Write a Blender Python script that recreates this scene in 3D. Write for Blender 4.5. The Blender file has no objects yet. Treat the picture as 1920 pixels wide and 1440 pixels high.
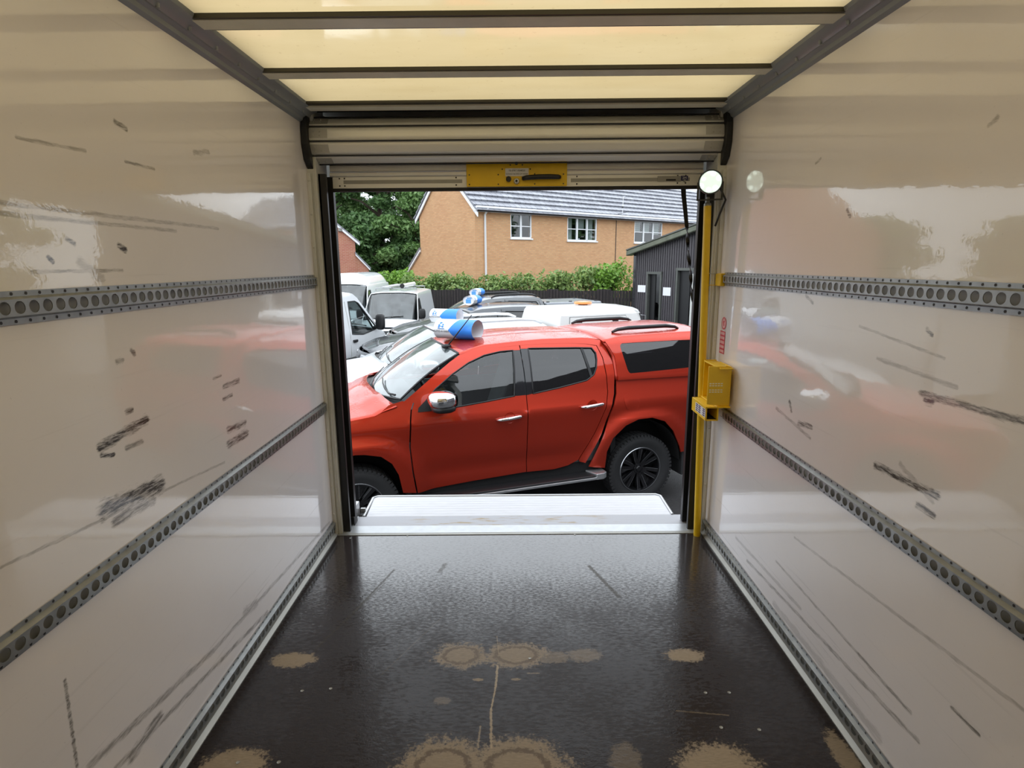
import bpy, bmesh, math, random
import numpy as np
from mathutils import Vector, Matrix
from mathutils.geometry import delaunay_2d_cdt

random.seed(4)
C = bpy.context.scene.collection
SC = bpy.context.scene

# ------------------------------------------------------------------ camera
YAW, PITCH, ROLL, FPX = -0.0032, 0.2046, -0.0084, 1083.4
CAM = Vector((-0.0211, -2.9052, 1.4272))
fw_ = Vector((math.sin(YAW) * math.cos(PITCH), math.cos(YAW) * math.cos(PITCH), -math.sin(PITCH)))
rt_ = Vector((math.cos(YAW), -math.sin(YAW), 0))
up_ = rt_.cross(fw_)
r2_ = rt_ * math.cos(ROLL) + up_ * math.sin(ROLL)
u2_ = up_ * math.cos(ROLL) - rt_ * math.sin(ROLL)
cd = bpy.data.cameras.new('camera')
cd.sensor_width = 36.0
cd.lens = 36.0 * FPX / 1920.0
cd.clip_start, cd.clip_end = 0.05, 300
cam = bpy.data.objects.new('camera', cd)
C.objects.link(cam)
cam.matrix_world = Matrix(((r2_.x, u2_.x, -fw_.x, CAM.x), (r2_.y, u2_.y, -fw_.y, CAM.y),
                           (r2_.z, u2_.z, -fw_.z, CAM.z), (0, 0, 0, 1)))
SC.camera = cam

# ------------------------------------------------------------------ view + sky
SC.view_settings.view_transform = 'Standard'
SC.view_settings.look = 'None'
SC.view_settings.exposure = 0.12
SC.view_settings.gamma = 1.0
SC.view_settings.use_curve_mapping = False
SC.cycles.max_bounces = 12
SC.cycles.diffuse_bounces = 6
SC.cycles.glossy_bounces = 5
SC.cycles.transmission_bounces = 8
SC.cycles.transparent_max_bounces = 10
SC.cycles.caustics_reflective = False
SC.cycles.caustics_refractive = False
SC.cycles.sample_clamp_indirect = 6.0

SKY_HORIZON, SKY_ZENITH = 1.9, 2.75
wd = bpy.data.worlds.new('overcast_sky')
SC.world = wd
wd.use_nodes = True
wn, wl = wd.node_tree.nodes, wd.node_tree.links
wn.clear()
w_out = wn.new('ShaderNodeOutputWorld')
w_bg = wn.new('ShaderNodeBackground')
w_tc = wn.new('ShaderNodeTexCoord')
w_sep = wn.new('ShaderNodeSeparateXYZ')
w_mr = wn.new('ShaderNodeMapRange')
w_mr.inputs['From Min'].default_value = 0.0
w_mr.inputs['From Max'].default_value = 1.0
w_mr.inputs['To Min'].default_value = SKY_HORIZON
w_mr.inputs['To Max'].default_value = SKY_ZENITH
w_noise = wn.new('ShaderNodeTexNoise')
w_noise.inputs['Scale'].default_value = 2.2
w_noise.inputs['Detail'].default_value = 4
w_n2 = wn.new('ShaderNodeMapRange')
w_n2.inputs['From Min'].default_value = 0.3
w_n2.inputs['From Max'].default_value = 0.7
w_n2.inputs['To Min'].default_value = 0.9
w_n2.inputs['To Max'].default_value = 1.1
w_mul = wn.new('ShaderNodeMath')
w_mul.operation = 'MULTIPLY'
w_bg.inputs['Color'].default_value = (0.87, 0.935, 1.0, 1)
wl.new(w_tc.outputs['Generated'], w_sep.inputs[0])
wl.new(w_sep.outputs['Z'], w_mr.inputs['Value'])
wl.new(w_tc.outputs['Generated'], w_noise.inputs['Vector'])
wl.new(w_noise.outputs['Fac'], w_n2.inputs['Value'])
wl.new(w_mr.outputs[0], w_mul.inputs[0])
wl.new(w_n2.outputs[0], w_mul.inputs[1])
wl.new(w_mul.outputs[0], w_bg.inputs['Strength'])
wl.new(w_bg.outputs[0], w_out.inputs[0])


# ------------------------------------------------------------------ material helpers
class NT:
    def __init__(self, name):
        self.m = bpy.data.materials.new(name)
        self.m.use_nodes = True
        self.n, self.l = self.m.node_tree.nodes, self.m.node_tree.links
        self.b = self.n['Principled BSDF']
        self.out = self.n['Material Output']

    def node(self, t, **kw):
        x = self.n.new(t)
        for k, v in kw.items():
            setattr(x, k, v)
        return x

    def val(self, sock, v):
        if isinstance(v, bpy.types.NodeSocket):
            self.l.new(v, sock)
        else:
            sock.default_value = v

    def math(self, op, a, b=None, c=None, clamp=False):
        x = self.node('ShaderNodeMath', operation=op, use_clamp=clamp)
        self.val(x.inputs[0], a)
        if b is not None:
            self.val(x.inputs[1], b)
        if c is not None:
            self.val(x.inputs[2], c)
        return x.outputs[0]

    def vm(self, op, a, b=None, scale=None):
        x = self.node('ShaderNodeVectorMath', operation=op)
        self.val(x.inputs[0], a)
        if b is not None:
            self.val(x.inputs[1], b)
        if scale is not None:
            self.val(x.inputs['Scale'], scale)
        return x.outputs['Value'] if op in ('LENGTH', 'DOT_PRODUCT', 'DISTANCE') else x.outputs['Vector']

    def ramp(self, v, a, b, lo=0.0, hi=1.0):
        x = self.node('ShaderNodeMapRange', interpolation_type='SMOOTHSTEP')
        self.val(x.inputs['Value'], v)
        x.inputs['From Min'].default_value = a
        x.inputs['From Max'].default_value = b
        x.inputs['To Min'].default_value = lo
        x.inputs['To Max'].default_value = hi
        return x.outputs[0]

    def obj(self, scale=None):
        t = self.node('ShaderNodeTexCoord')
        if scale is None:
            return t.outputs['Object']
        mp = self.node('ShaderNodeMapping')
        mp.inputs['Scale'].default_value = scale
        self.l.new(t.outputs['Object'], mp.inputs['Vector'])
        return mp.outputs['Vector']

    def noise(self, vec, scale, detail=3, rough=0.55):
        x = self.node('ShaderNodeTexNoise')
        self.l.new(vec, x.inputs['Vector'])
        x.inputs['Scale'].default_value = scale
        x.inputs['Detail'].default_value = detail
        x.inputs['Roughness'].default_value = rough
        return x.outputs['Fac']

    def mix(self, f, a, b):
        x = self.node('ShaderNodeMix', data_type='RGBA')
        self.val(x.inputs['Factor'], f)
        for s, v in ((x.inputs['A'], a), (x.inputs['B'], b)):
            if isinstance(v, bpy.types.NodeSocket):
                self.l.new(v, s)
            else:
                s.default_value = (*v, 1) if len(v) == 3 else v
        return x.outputs['Result']

    def bump(self, h, strength=0.3, dist=0.01, normal=None):
        x = self.node('ShaderNodeBump')
        x.inputs['Strength'].default_value = strength
        x.inputs['Distance'].default_value = dist
        self.l.new(h, x.inputs['Height'])
        if normal is not None:
            self.l.new(normal, x.inputs['Normal'])
        return x.outputs['Normal']

    def fresnel(self, ior):
        """the same reflectance from either side of a thin sheet"""
        g = self.node('ShaderNodeNewGeometry')
        x = self.node('ShaderNodeFresnel')
        self.val(x.inputs['IOR'], self.math('MULTIPLY_ADD', g.outputs['Backfacing'], 1.0 / ior - ior, ior))
        return x

    def set(self, **kw):
        names = dict(color='Base Color', rough='Roughness', metal='Metallic', coat='Coat Weight', coatr='Coat Roughness',
                     spec='Specular IOR Level', normal='Normal', alpha='Alpha', emit='Emission Color', emits='Emission Strength',
                     trans='Transmission Weight', ior='IOR', sheen='Sheen Weight')
        for k, v in kw.items():
            s = self.b.inputs[names[k]]
            if isinstance(v, bpy.types.NodeSocket):
                self.l.new(v, s)
            elif isinstance(v, tuple) and len(v) == 3:
                s.default_value = (*v, 1)
            else:
                s.default_value = v
        return self


def plain(name, color, rough=0.5, metal=0.0, var=0.12, nscale=9.0, bump=0.0, bscale=60.0, **kw):
    t = NT(name)
    o = t.obj()
    f = t.noise(o, nscale)
    dark = tuple(c * (1 - var) for c in color)
    lite = tuple(min(1, c * (1 + var)) for c in color)
    t.set(color=t.mix(f, dark, lite), rough=rough, metal=metal, **kw)
    if bump > 0:
        t.set(normal=t.bump(t.noise(o, bscale), bump, 0.004))
    return t.m


M = {}
M['alu'] = plain('brushed_aluminium', (0.50, 0.51, 0.52), 0.38, 0.85, bump=0.1, bscale=80)
M['alu_dull'] = plain('dull_aluminium', (0.34, 0.335, 0.31), 0.5, 0.55, var=0.2)
M['bar'] = plain('roof_bar_metal', (0.84, 0.82, 0.70), 0.45, 0.0, var=0.15)
M['bar_edge'] = plain('dark_bar_edge', (0.06, 0.055, 0.04), 0.5, 0.3)
M['galv'] = plain('galvanised_steel', (0.33, 0.34, 0.34), 0.36, 0.7, var=0.3, nscale=25)
M['galv_dark'] = plain('dull_steel_backing', (0.34, 0.33, 0.30), 0.5, 0.3, var=0.5, nscale=5)
M['cove'] = plain('cove_extrusion', (0.34, 0.37, 0.40), 0.42, 0.3, var=0.12)
M['post'] = plain('post_extrusion', (0.66, 0.66, 0.62), 0.45, 0.1)
M['black'] = plain('black_plastic', (0.012, 0.012, 0.013), 0.45)
M['rubber'] = plain('black_rubber', (0.016, 0.016, 0.017), 0.7, bump=0.2)
M['blackgloss'] = plain('gloss_black', (0.01, 0.01, 0.012), 0.12, coat=0.5)
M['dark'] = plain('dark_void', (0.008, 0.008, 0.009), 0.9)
M['yellow'] = plain('yellow_paint', (0.80, 0.51, 0.012), 0.42, var=0.10, nscale=14, bump=0.05)
M['white_label'] = plain('white_label', (0.72, 0.71, 0.70), 0.5, var=0.04)
M['ink'] = plain('dark_ink', (0.03, 0.03, 0.035), 0.6)
M['blue_label'] = plain('navy_label', (0.02, 0.02, 0.10), 0.5)
M['red_label'] = plain('red_label', (0.62, 0.06, 0.09), 0.5)
M['pale_red'] = plain('faded_red_label', (0.78, 0.42, 0.44), 0.5)
M['chrome'] = plain('chrome', (0.86, 0.87, 0.88), 0.07, 1.0, var=0.02)
M['rim_black'] = plain('gloss_black_alloy', (0.018, 0.018, 0.02), 0.16, 0.6, coat=0.6)
M['rim_cut'] = plain('machined_alloy', (0.45, 0.46, 0.48), 0.22, 0.95)
M['seat'] = plain('dark_seat_cloth', (0.075, 0.08, 0.083), 0.85, bump=0.3)
M['white_paint'] = plain('white_vehicle_paint', (0.74, 0.76, 0.78), 0.22, var=0.03, coat=0.6, coatr=0.05)
M['grey_paint'] = plain('grey_vehicle_paint', (0.075, 0.08, 0.088), 0.25, 0.4, var=0.06, coat=0.7, coatr=0.06)
M['dark_paint'] = plain('dark_grey_vehicle_paint', (0.12, 0.125, 0.13), 0.25, 0.4, var=0.06, coat=0.7, coatr=0.06)
M['grp_white'] = plain('white_fibreglass', (0.72, 0.72, 0.70), 0.3, var=0.05, coat=0.3)
M['amber'] = plain('amber_plastic', (0.80, 0.22, 0.03), 0.25, coat=0.5)
M['grey_lid'] = plain('grey_lid_paint', (0.22, 0.235, 0.26), 0.35, 0.2, coat=0.4)
M['upvc'] = plain('white_upvc', (0.82, 0.83, 0.85), 0.3, var=0.03)
M['bark'] = plain('bark', (0.07, 0.05, 0.035), 0.9, bump=0.6, bscale=18)
M['asphalt_shed'] = plain('dark_metal_cladding', (0.075, 0.068, 0.075), 0.4, 0.1, var=0.2, nscale=3)
M['shed_trim'] = plain('shed_trim', (0.10, 0.105, 0.095), 0.35, 0.1, var=0.2, nscale=4)
M['shed_verge'] = plain('greenish_verge', (0.13, 0.14, 0.10), 0.25, 0.2, var=0.5, nscale=3)  # grey-green base colour, varied at random
M['curtain'] = plain('pale_curtain', (0.62, 0.63, 0.60), 0.9)
M['plant'] = plain('pot_plant_leaf', (0.03, 0.07, 0.02), 0.7)
M['paper'] = plain('white_paper', (0.82, 0.83, 0.86), 0.7, var=0.03)
M['lamp_body'] = plain('lamp_body', (0.03, 0.032, 0.03), 0.4, 0.2)


def glass_mat(name, tint, refl=1.0, rough=0.02, wet=0.0):
    """thin window glass: tinted see-through plus fresnel reflection"""
    t = NT(name)
    tr = t.node('ShaderNodeBsdfTransparent')
    tr.inputs[0].default_value = (*tint, 1)
    gl = t.node('ShaderNodeBsdfGlossy')
    gl.inputs['Roughness'].default_value = rough
    gl.inputs['Color'].default_value = (refl, refl, refl, 1)
    o = t.obj()
    gl_n = t.bump(t.noise(o, 3.0, 2), 0.05, 0.01)
    t.l.new(gl_n, gl.inputs['Normal'])
    fr = t.fresnel(1.55)
    f2 = t.math('MULTIPLY', fr.outputs[0], 1.6, clamp=True)
    mx = t.node('ShaderNodeMixShader')
    t.l.new(f2, mx.inputs[0])
    t.l.new(tr.outputs[0], mx.inputs[1])
    t.l.new(gl.outputs[0], mx.inputs[2])
    if wet > 0:                     # beads of rain scatter the sky
        rw = t.node('ShaderNodeBsdfGlossy')
        rw.inputs['Roughness'].default_value = 0.35
        rw.inputs['Color'].default_value = (0.85, 0.92, 0.93, 1)
        v = t.node('ShaderNodeTexVoronoi')
        v.inputs['Scale'].default_value = 60
        t.l.new(o, v.inputs['Vector'])
        t.l.new(t.bump(v.outputs['Distance'], 0.6, 0.004), rw.inputs['Normal'])
        w2 = t.math('MULTIPLY', t.ramp(t.noise(o, 3.5, 4), 0.35, 0.65, 0.6, 1.3), wet)
        m3 = t.node('ShaderNodeMixShader')
        t.l.new(w2, m3.inputs[0])
        t.l.new(mx.outputs[0], m3.inputs[1])
        t.l.new(rw.outputs[0], m3.inputs[2])
        mx = m3
    t.l.new(mx.outputs[0], t.out.inputs[0])
    return t.m


M['glass'] = glass_mat('window_glass', (0.60, 0.66, 0.65))
M['glass_dark'] = glass_mat('privacy_glass', (0.045, 0.045, 0.055))
M['glass_ws'] = glass_mat('wet_windscreen_glass', (0.55, 0.60, 0.60), rough=0.05, wet=0.15)
M['glass_van'] = glass_mat('van_windscreen_glass', (0.50, 0.57, 0.58), rough=0.04, wet=0.05)
M['glass_house'] = glass_mat('house_glass', (0.60, 0.66, 0.66))


def paint_wet(name, color, metal=0.35):
    t = NT(name)
    o = t.obj()
    g = t.node('ShaderNodeNewGeometry')
    sep = t.node('ShaderNodeSeparateXYZ')
    t.l.new(g.outputs['Normal'], sep.inputs[0])
    upm = t.ramp(sep.outputs['Z'], 0.55, 0.9)
    v = t.node('ShaderNodeTexVoronoi', feature='SMOOTH_F1')
    v.inputs['Scale'].default_value = 70
    t.l.new(o, v.inputs['Vector'])
    drop = t.ramp(v.outputs['Distance'], 0.15, 0.45, 1.0, 0.0)
    patch = t.ramp(t.noise(o, 5.0, 3), 0.4, 0.6)
    h = t.math('MULTIPLY', t.math('MULTIPLY', drop, upm), patch)
    flake = t.noise(o, 900, 1)
    t.set(color=t.mix(flake, tuple(c * 0.85 for c in color), tuple(min(1, c * 1.15) for c in color)), rough=0.40, metal=metal, spec=0.3,
          coat=0.8, coatr=0.04)
    nrm = t.bump(h, 0.5, 0.004)
    t.l.new(nrm, t.b.inputs['Coat Normal'])
    t.l.new(nrm, t.b.inputs['Normal'])
    return t.m


M['red_paint'] = paint_wet('red_orange_metallic_paint', (0.50, 0.033, 0.011), 0.72)

# translucent GRP roof sheet
t = NT('translucent_grp_roof')
tl = t.node('ShaderNodeBsdfTranslucent')
o = t.obj()
f = t.noise(t.obj((1.2, 3.0, 1.0)), 1.6, 4)
specks = t.ramp(t.noise(o, 55, 2), 0.66, 0.74)
c = t.mix(f, (0.54, 0.395, 0.185), (0.67, 0.52, 0.29))
c = t.mix(t.math('MULTIPLY', specks, 0.25), c, (0.35, 0.24, 0.10))
t.l.new(c, tl.inputs['Color'])
gl = t.node('ShaderNodeBsdfGlossy')
gl.inputs['Roughness'].default_value = 0.07
t.l.new(t.bump(t.noise(t.obj((1, 1, 1)), 6, 2), 0.04, 0.02), gl.inputs['Normal'])
fr = t.fresnel(1.5)
df = t.node('ShaderNodeBsdfDiffuse')
t.l.new(c, df.inputs['Color'])
m1 = t.node('ShaderNodeMixShader')
m1.inputs[0].default_value = 0.35
t.l.new(tl.outputs[0], m1.inputs[1])
t.l.new(df.outputs[0], m1.inputs[2])
m2 = t.node('ShaderNodeMixShader')
t.l.new(fr.outputs[0], m2.inputs[0])
t.l.new(m1.outputs[0], m2.inputs[1])
t.l.new(gl.outputs[0], m2.inputs[2])
t.l.new(m2.outputs[0], t.out.inputs[0])
M['roof_grp'] = t.m


def capsule(t, p2, y0, z0, y1, z1, w, s, tex):
    """mask of a scuff: distance to a segment in the wall's (y,z) plane, broken up by a streak texture"""
    ba = Vector((y1 - y0, z1 - z0, 0))
    pa = t.vm('SUBTRACT', p2, (y0, z0, 0))
    k = 1.0 / max(ba.length_squared, 1e-8)
    h = t.math('MULTIPLY', t.vm('DOT_PRODUCT', pa, tuple(ba)), k, clamp=True)
    q = t.vm('SCALE', tuple(ba), scale=h)
    d = t.vm('LENGTH', t.vm('SUBTRACT', pa, q))
    d = t.math('ADD', d, t.math('MULTIPLY', t.math('SUBTRACT', tex, 0.5), w * 2.6))
    return t.ramp(d, w * 0.45, w * 1.35, s, 0.0)


def wall_mat(name, scuffs, base=(0.905, 0.87, 0.895)):
    t = NT(name)
    tc = t.obj()
    sp = t.node('ShaderNodeSeparateXYZ')
    t.l.new(tc, sp.inputs[0])
    cb = t.node('ShaderNodeCombineXYZ')
    t.l.new(sp.outputs['Y'], cb.inputs[0])
    t.l.new(sp.outputs['Z'], cb.inputs[1])
    p2 = cb.outputs[0]
    mp = t.node('ShaderNodeMapping')
    mp.inputs['Scale'].default_value = (14, 70, 1)
    t.l.new(p2, mp.inputs['Vector'])
    tex = t.noise(mp.outputs[0], 1.3, 4, 0.7)
    mask = None
    for s in scuffs:
        k = capsule(t, p2, *s, tex)
        mask = k if mask is None else t.math('MAXIMUM', mask, k)
    mpb = t.node('ShaderNodeMapping')
    mpb.inputs['Scale'].default_value = (18, 120, 1)
    mpb.inputs['Rotation'].default_value = (0, 0, -0.12)
    t.l.new(p2, mpb.inputs['Vector'])
    brk = t.ramp(t.noise(mpb.outputs[0], 1.0, 4, 0.7), 0.36, 0.60)
    mask = t.math('MULTIPLY', mask, t.math('MULTIPLY_ADD', brk, 0.8, 0.5), clamp=True)
    # long faint horizontal streaks, denser low down on the wall
    mp2 = t.node('ShaderNodeMapping')
    mp2.inputs['Scale'].default_value = (1.3, 60, 1)
    t.l.new(p2, mp2.inputs['Vector'])
    st = t.ramp(t.noise(mp2.outputs[0], 1.0, 5, 0.65), 0.60, 0.78)
    low = t.ramp(sp.outputs['Z'], 0.03, 0.45, 0.9, 0.10)
    mask = t.math('MAXIMUM', mask, t.math('MULTIPLY', st, low))
    fine = t.ramp(t.noise(p2, 120, 2), 0.70, 0.80, 0.0, 0.18)
    mask = t.math('MAXIMUM', mask, fine)
    var = t.noise(p2, 1.4, 4)
    cvar = t.mix(var, tuple(x * 0.93 for x in base), tuple(min(1, x * 1.05) for x in base))
    col = t.mix(mask, cvar, (0.05, 0.04, 0.033))
    bn = t.math('ADD', t.noise(p2, 3.2, 2), t.math('MULTIPLY', t.noise(p2, 30, 3), 0.13))
    n = t.bump(bn, 0.22, 0.006)
    t.set(color=col, rough=t.ramp(mask, 0.0, 0.6, 0.14, 0.5), normal=n, spec=0.2, coat=1.0, coatr=0.025)
    t.l.new(n, t.b.inputs['Coat Normal'])
    return t.m


SCUFF_L = [(-1.6, 1.01, -1.42, 1.03, 0.012, 0.8), (-1.6, 0.99, -1.56, 0.98, 0.006, 0.9), (-1.51, 0.98, -1.45, 0.98, 0.007, 0.5), (-1.62, 0.86, -1.4, 0.84, 0.022, 0.8), (-1.59, 0.82, -1.44, 0.81, 0.014, 0.6), (-1.0, 0.88, -0.88, 0.87, 0.012, 0.7), (-1.01, 0.83, -0.87, 0.83, 0.014, 0.7), (-1.0, 1.03, -0.89, 1.03, 0.009, 0.6), (-1.01, 0.99, -0.95, 0.99, 0.007, 0.6), (-1.06, 1.07, -1.01, 1.07, 0.005, 0.5), (-1.9, 0.87, -1.05, 0.78, 0.004, 0.35), (-1.81, 0.55, -1.82, 0.34, 0.005, 0.6), (-1.76, 1.55, -0.92, 1.55, 0.005, 0.35), (-1.76, 1.53, -1.17, 1.53, 0.005, 0.35), (-1.69, 1.68, -1.5, 1.69, 0.004, 0.4), (-1.38, 1.78, -1.34, 1.77, 0.007, 0.6), (-1.36, 1.69, -1.24, 1.69, 0.004, 0.5), (-1.02, 1.77, -0.93, 1.79, 0.008, 0.35), (-1.71, 1.42, -1.43, 1.42, 0.004, 0.4), (-1.57, 1.44, -1.51, 1.4, 0.012, 0.25), (-1.66, 1.45, -1.65, 1.44, 0.006, 0.9), (-1.43, 1.48, -1.41, 1.47, 0.008, 0.8), (-1.6, 1.49, -1.58, 1.48, 0.006, 0.6), (-1.79, 0.31, -1.25, 0.21, 0.01, 0.45), (-1.72, 0.23, -0.86, 0.09, 0.008, 0.5), (-1.66, 0.21, -1.54, 0.22, 0.016, 0.55), (-1.25, 0.21, -0.07, 0.1, 0.008, 0.4), (-1.03, 0.2, -0.94, 0.18, 0.017, 0.4), (-1.49, 1.07, -1.47, 1.07, 0.008, 0.7), (-1.44, 1.22, -1.43, 1.21, 0.007, 0.6), (-1.5, 1.2, -1.48, 1.2, 0.007, 0.5)]
SCUFF_R = [(-1.49, 1.1, -1.79, 1.11, 0.009, 0.65), (-1.35, 0.86, -1.59, 0.87, 0.011, 0.75), (-1.53, 0.82, -1.59, 0.82, 0.008, 0.7), (-0.72, 0.87, -0.99, 0.83, 0.006, 0.4), (-0.9, 0.86, -0.99, 0.87, 0.009, 0.65), (-0.82, 0.92, -0.84, 0.89, 0.008, 0.6), (-1.51, 1.09, -1.53, 1.09, 0.01, 0.8), (-0.87, 1.31, -0.92, 1.29, 0.006, 0.4), (-1.48, 1.26, -1.5, 1.25, 0.006, 0.6), (-0.95, 0.44, -1.9, 0.54, 0.005, 0.3), (-0.57, 0.14, -1.65, 0.23, 0.007, 0.45), (-0.83, 0.28, -1.6, 0.28, 0.005, 0.4), (-1.38, 0.28, -1.61, 0.28, 0.006, 0.5), (-1.73, 0.4, -1.81, 0.4, 0.005, 0.6), (-0.85, 0.1, -1.51, 0.11, 0.016, 0.25), (-1.07, 1.58, -1.09, 1.56, 0.006, 0.5), (-0.85, 1.75, -0.88, 1.76, 0.005, 0.4), (-1.58, 1.71, -1.6, 1.72, 0.006, 0.4), (-1.45, 0.9, -1.58, 0.85, 0.007, 0.3), (-0.43, 0.18, -1.04, 0.21, 0.007, 0.3), (-1.2, 1.24, -1.55, 1.20, 0.004, 0.3), (-1.3, 1.16, -1.6, 1.14, 0.006, 0.3)]
M['wall_l'] = wall_mat('gelcoat_wall_scuffed', SCUFF_L)
M['wall_r'] = wall_mat('gelcoat_wall_streaked', SCUFF_R)
M['wall_f'] = plain('gelcoat_wall_plain', (0.82, 0.81, 0.79), 0.25)

# wet phenolic ply floor with worn patches
t = NT('wet_phenolic_floor')
o = t.obj()
wob = t.noise(o, 26, 4, 0.7)
wob2 = t.noise(o, 90, 3, 0.6)
edge = t.math('ADD', t.math('MULTIPLY', t.math('SUBTRACT', wob, 0.5), 1.2), t.math('MULTIPLY', t.math('SUBTRACT', wob2, 0.5), 1.0))
mask = None
ring = None
PATCH = [(-.845, -1.02, .085, .045, .95), (-.225, -1.0, .105, .075, .8), (-.02, -1.0, .125, .075, .8), (.10, -1.015, .10, .035, .45),
         (.23, -1.005, .07, .04, .45), (.605, -1.01, .078, .038, 1.0), (-.85, -1.47, .10, .055, .95), (-.235, -1.49, .14, .11, .9),
         (-.02, -1.49, .16, .11, .9), (.565, -1.49, .12, .085, 1.0), (.945, -1.46, .035, .10, .8), (.30, -1.47, .05, .07, .35),
         (-.27, -1.23, .03, .02, .3), (-.155, -1.13, .02, .008, .8), (-.02, -1.13, .018, .006, .7), (-.16, -1.43, .012, .012, .7)]
for (cx, cy, rx, ry, s) in PATCH:
    q = t.vm('MULTIPLY', t.vm('SUBTRACT', o, (cx, cy, 0)), (1 / rx, 1 / ry, 0))
    d = t.math('ADD', t.vm('LENGTH', q), edge)
    k = t.ramp(d, 0.70, 1.10, s, 0.0)
    mask = k if mask is None else t.math('MAXIMUM', mask, k)
for (cx, cy, rx, ry) in [(-.225, -1.0, .062, .045), (-.02, -1.0, .075, .045), (-.235, -1.49, .075, .06), (-.02, -1.49, .085, .06)]:
    q = t.vm('MULTIPLY', t.vm('SUBTRACT', o, (cx, cy, 0)), (1 / rx, 1 / ry, 0))
    d = t.math('ADD', t.vm('LENGTH', q), t.math('MULTIPLY', edge, 0.5))
    k = t.ramp(t.math('ABSOLUTE', t.math('SUBTRACT', d, 1.0)), 0.04, 0.2, 0.75, 0.0)
    ring = k if ring is None else t.math('MAXIMUM', ring, k)
crack = None
for s in [(-.095, -.89, -.085, -1.0, .002, .4), (-.088, -1.06, -.092, -1.17, .004, .8), (-.092, -1.17, -.104, -1.27, .003, .8),
          (-.104, -1.27, -.098, -1.42, .004, .75), (-.135, -1.34, -.138, -1.42, .003, .5), (.02, -1.1, .06, -1.1, .003, .4),
          (-.32, -.75, -.5, -1.1, .002, .12), (.5, -1.28, .66, -1.3, .003, .25)]:
    k = capsule(t, o, *s, wob2)
    crack = k if crack is None else t.math('MAXIMUM', crack, k)
groove = None
for s in [(.335, -.36, .43, -.62, .010, .8), (-.60, -.38, -.70, -.72, .006, .7), (-.36, -.33, -.38, -.40, .012, .6), (-.62, -.5, -.78, -.95, .005, .5)]:
    k = capsule(t, o, *s, wob2)
    groove = k if groove is None else t.math('MAXIMUM', groove, k)
grain = t.noise(t.obj((3, 40, 1)), 4, 4)
base = t.mix(grain, (0.018, 0.0145, 0.0155), (0.045, 0.037, 0.036))
worn = t.mix(t.noise(t.obj((40, 220, 1)), 1.2, 4), (0.20, 0.155, 0.105), (0.42, 0.34, 0.25))
col = t.mix(mask, base, worn)
col = t.mix(t.math('MULTIPLY', ring, mask), col, (0.075, 0.05, 0.035))
col = t.mix(crack, col, (0.42, 0.33, 0.22))
col = t.mix(groove, col, (0.05, 0.042, 0.03))
# water film: smooth and unbroken by the sill, patchy further in
sp = t.node('ShaderNodeSeparateXYZ')
t.l.new(o, sp.inputs[0])
wet_in = t.ramp(sp.outputs['Y'], -1.25, -0.25)
speck = t.noise(t.obj((38, 95, 1)), 1.0, 3, 0.6)
blot = t.noise(o, 3.5, 4)
dry = t.ramp(t.math('ADD', t.math('MULTIPLY', speck, 0.6), t.math('MULTIPLY', blot, 0.5)), 0.44, 0.66)
dry = t.math('MULTIPLY', dry, t.ramp(wet_in, 0.2, 1.0, 1.0, 0.25))
rgh = t.math('ADD', t.math('MULTIPLY', dry, 0.30), 0.14)
rgh = t.math('MAXIMUM', rgh, t.math('MULTIPLY', mask, 0.6))
rgh = t.math('MAXIMUM', rgh, t.math('MULTIPLY', groove, 0.5))
hgt = t.math('ADD', t.math('MULTIPLY', t.noise(t.obj((45, 70, 1)), 1.0, 3), 0.8), t.math('MULTIPLY', t.noise(o, 180, 2), 0.3))
hgt = t.math('MULTIPLY', hgt, t.ramp(sp.outputs['Y'], -0.9, -0.1, 1.0, 0.35))
n = t.bump(hgt, 0.22, 0.0035)
film = t.math('MULTIPLY', t.ramp(sp.outputs['Y'], -1.15, -0.30), t.math('SUBTRACT', 1.0, t.math('MULTIPLY', dry, 0.9)))
film = t.math('MULTIPLY', film, t.math('SUBTRACT', 1.0, t.math('MAXIMUM', mask, groove)))
spk2 = t.ramp(t.noise(t.obj((55, 150, 1)), 1.0, 3, 0.65), 0.42, 0.58)
film = t.math('MULTIPLY', film, t.math('MULTIPLY_ADD', spk2, 0.9, t.ramp(sp.outputs['Y'], -0.65, -0.2, 0.12, 0.9)), clamp=True)
t.set(color=col, rough=rgh, normal=n, spec=t.math('MULTIPLY_ADD', film, 0.32, 0.16), coat=film, coatr=0.06)
t.l.new(t.bump(hgt, 0.2, 0.0035), t.b.inputs['Coat Normal'])
M['floor'] = t.m

# wet asphalt
t = NT('wet_asphalt')
o = t.obj()
pud = t.ramp(t.noise(o, 0.7, 4), 0.42, 0.58)
agg = t.noise(o, 120, 2)
col = t.mix(agg, (0.020, 0.019, 0.020), (0.075, 0.072, 0.072))
n = t.bump(agg, 0.5, 0.01)
t.set(color=col, rough=t.ramp(pud, 0, 1, 0.55, 0.25), normal=n, spec=0.3)
M['asphalt'] = t.m


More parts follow.
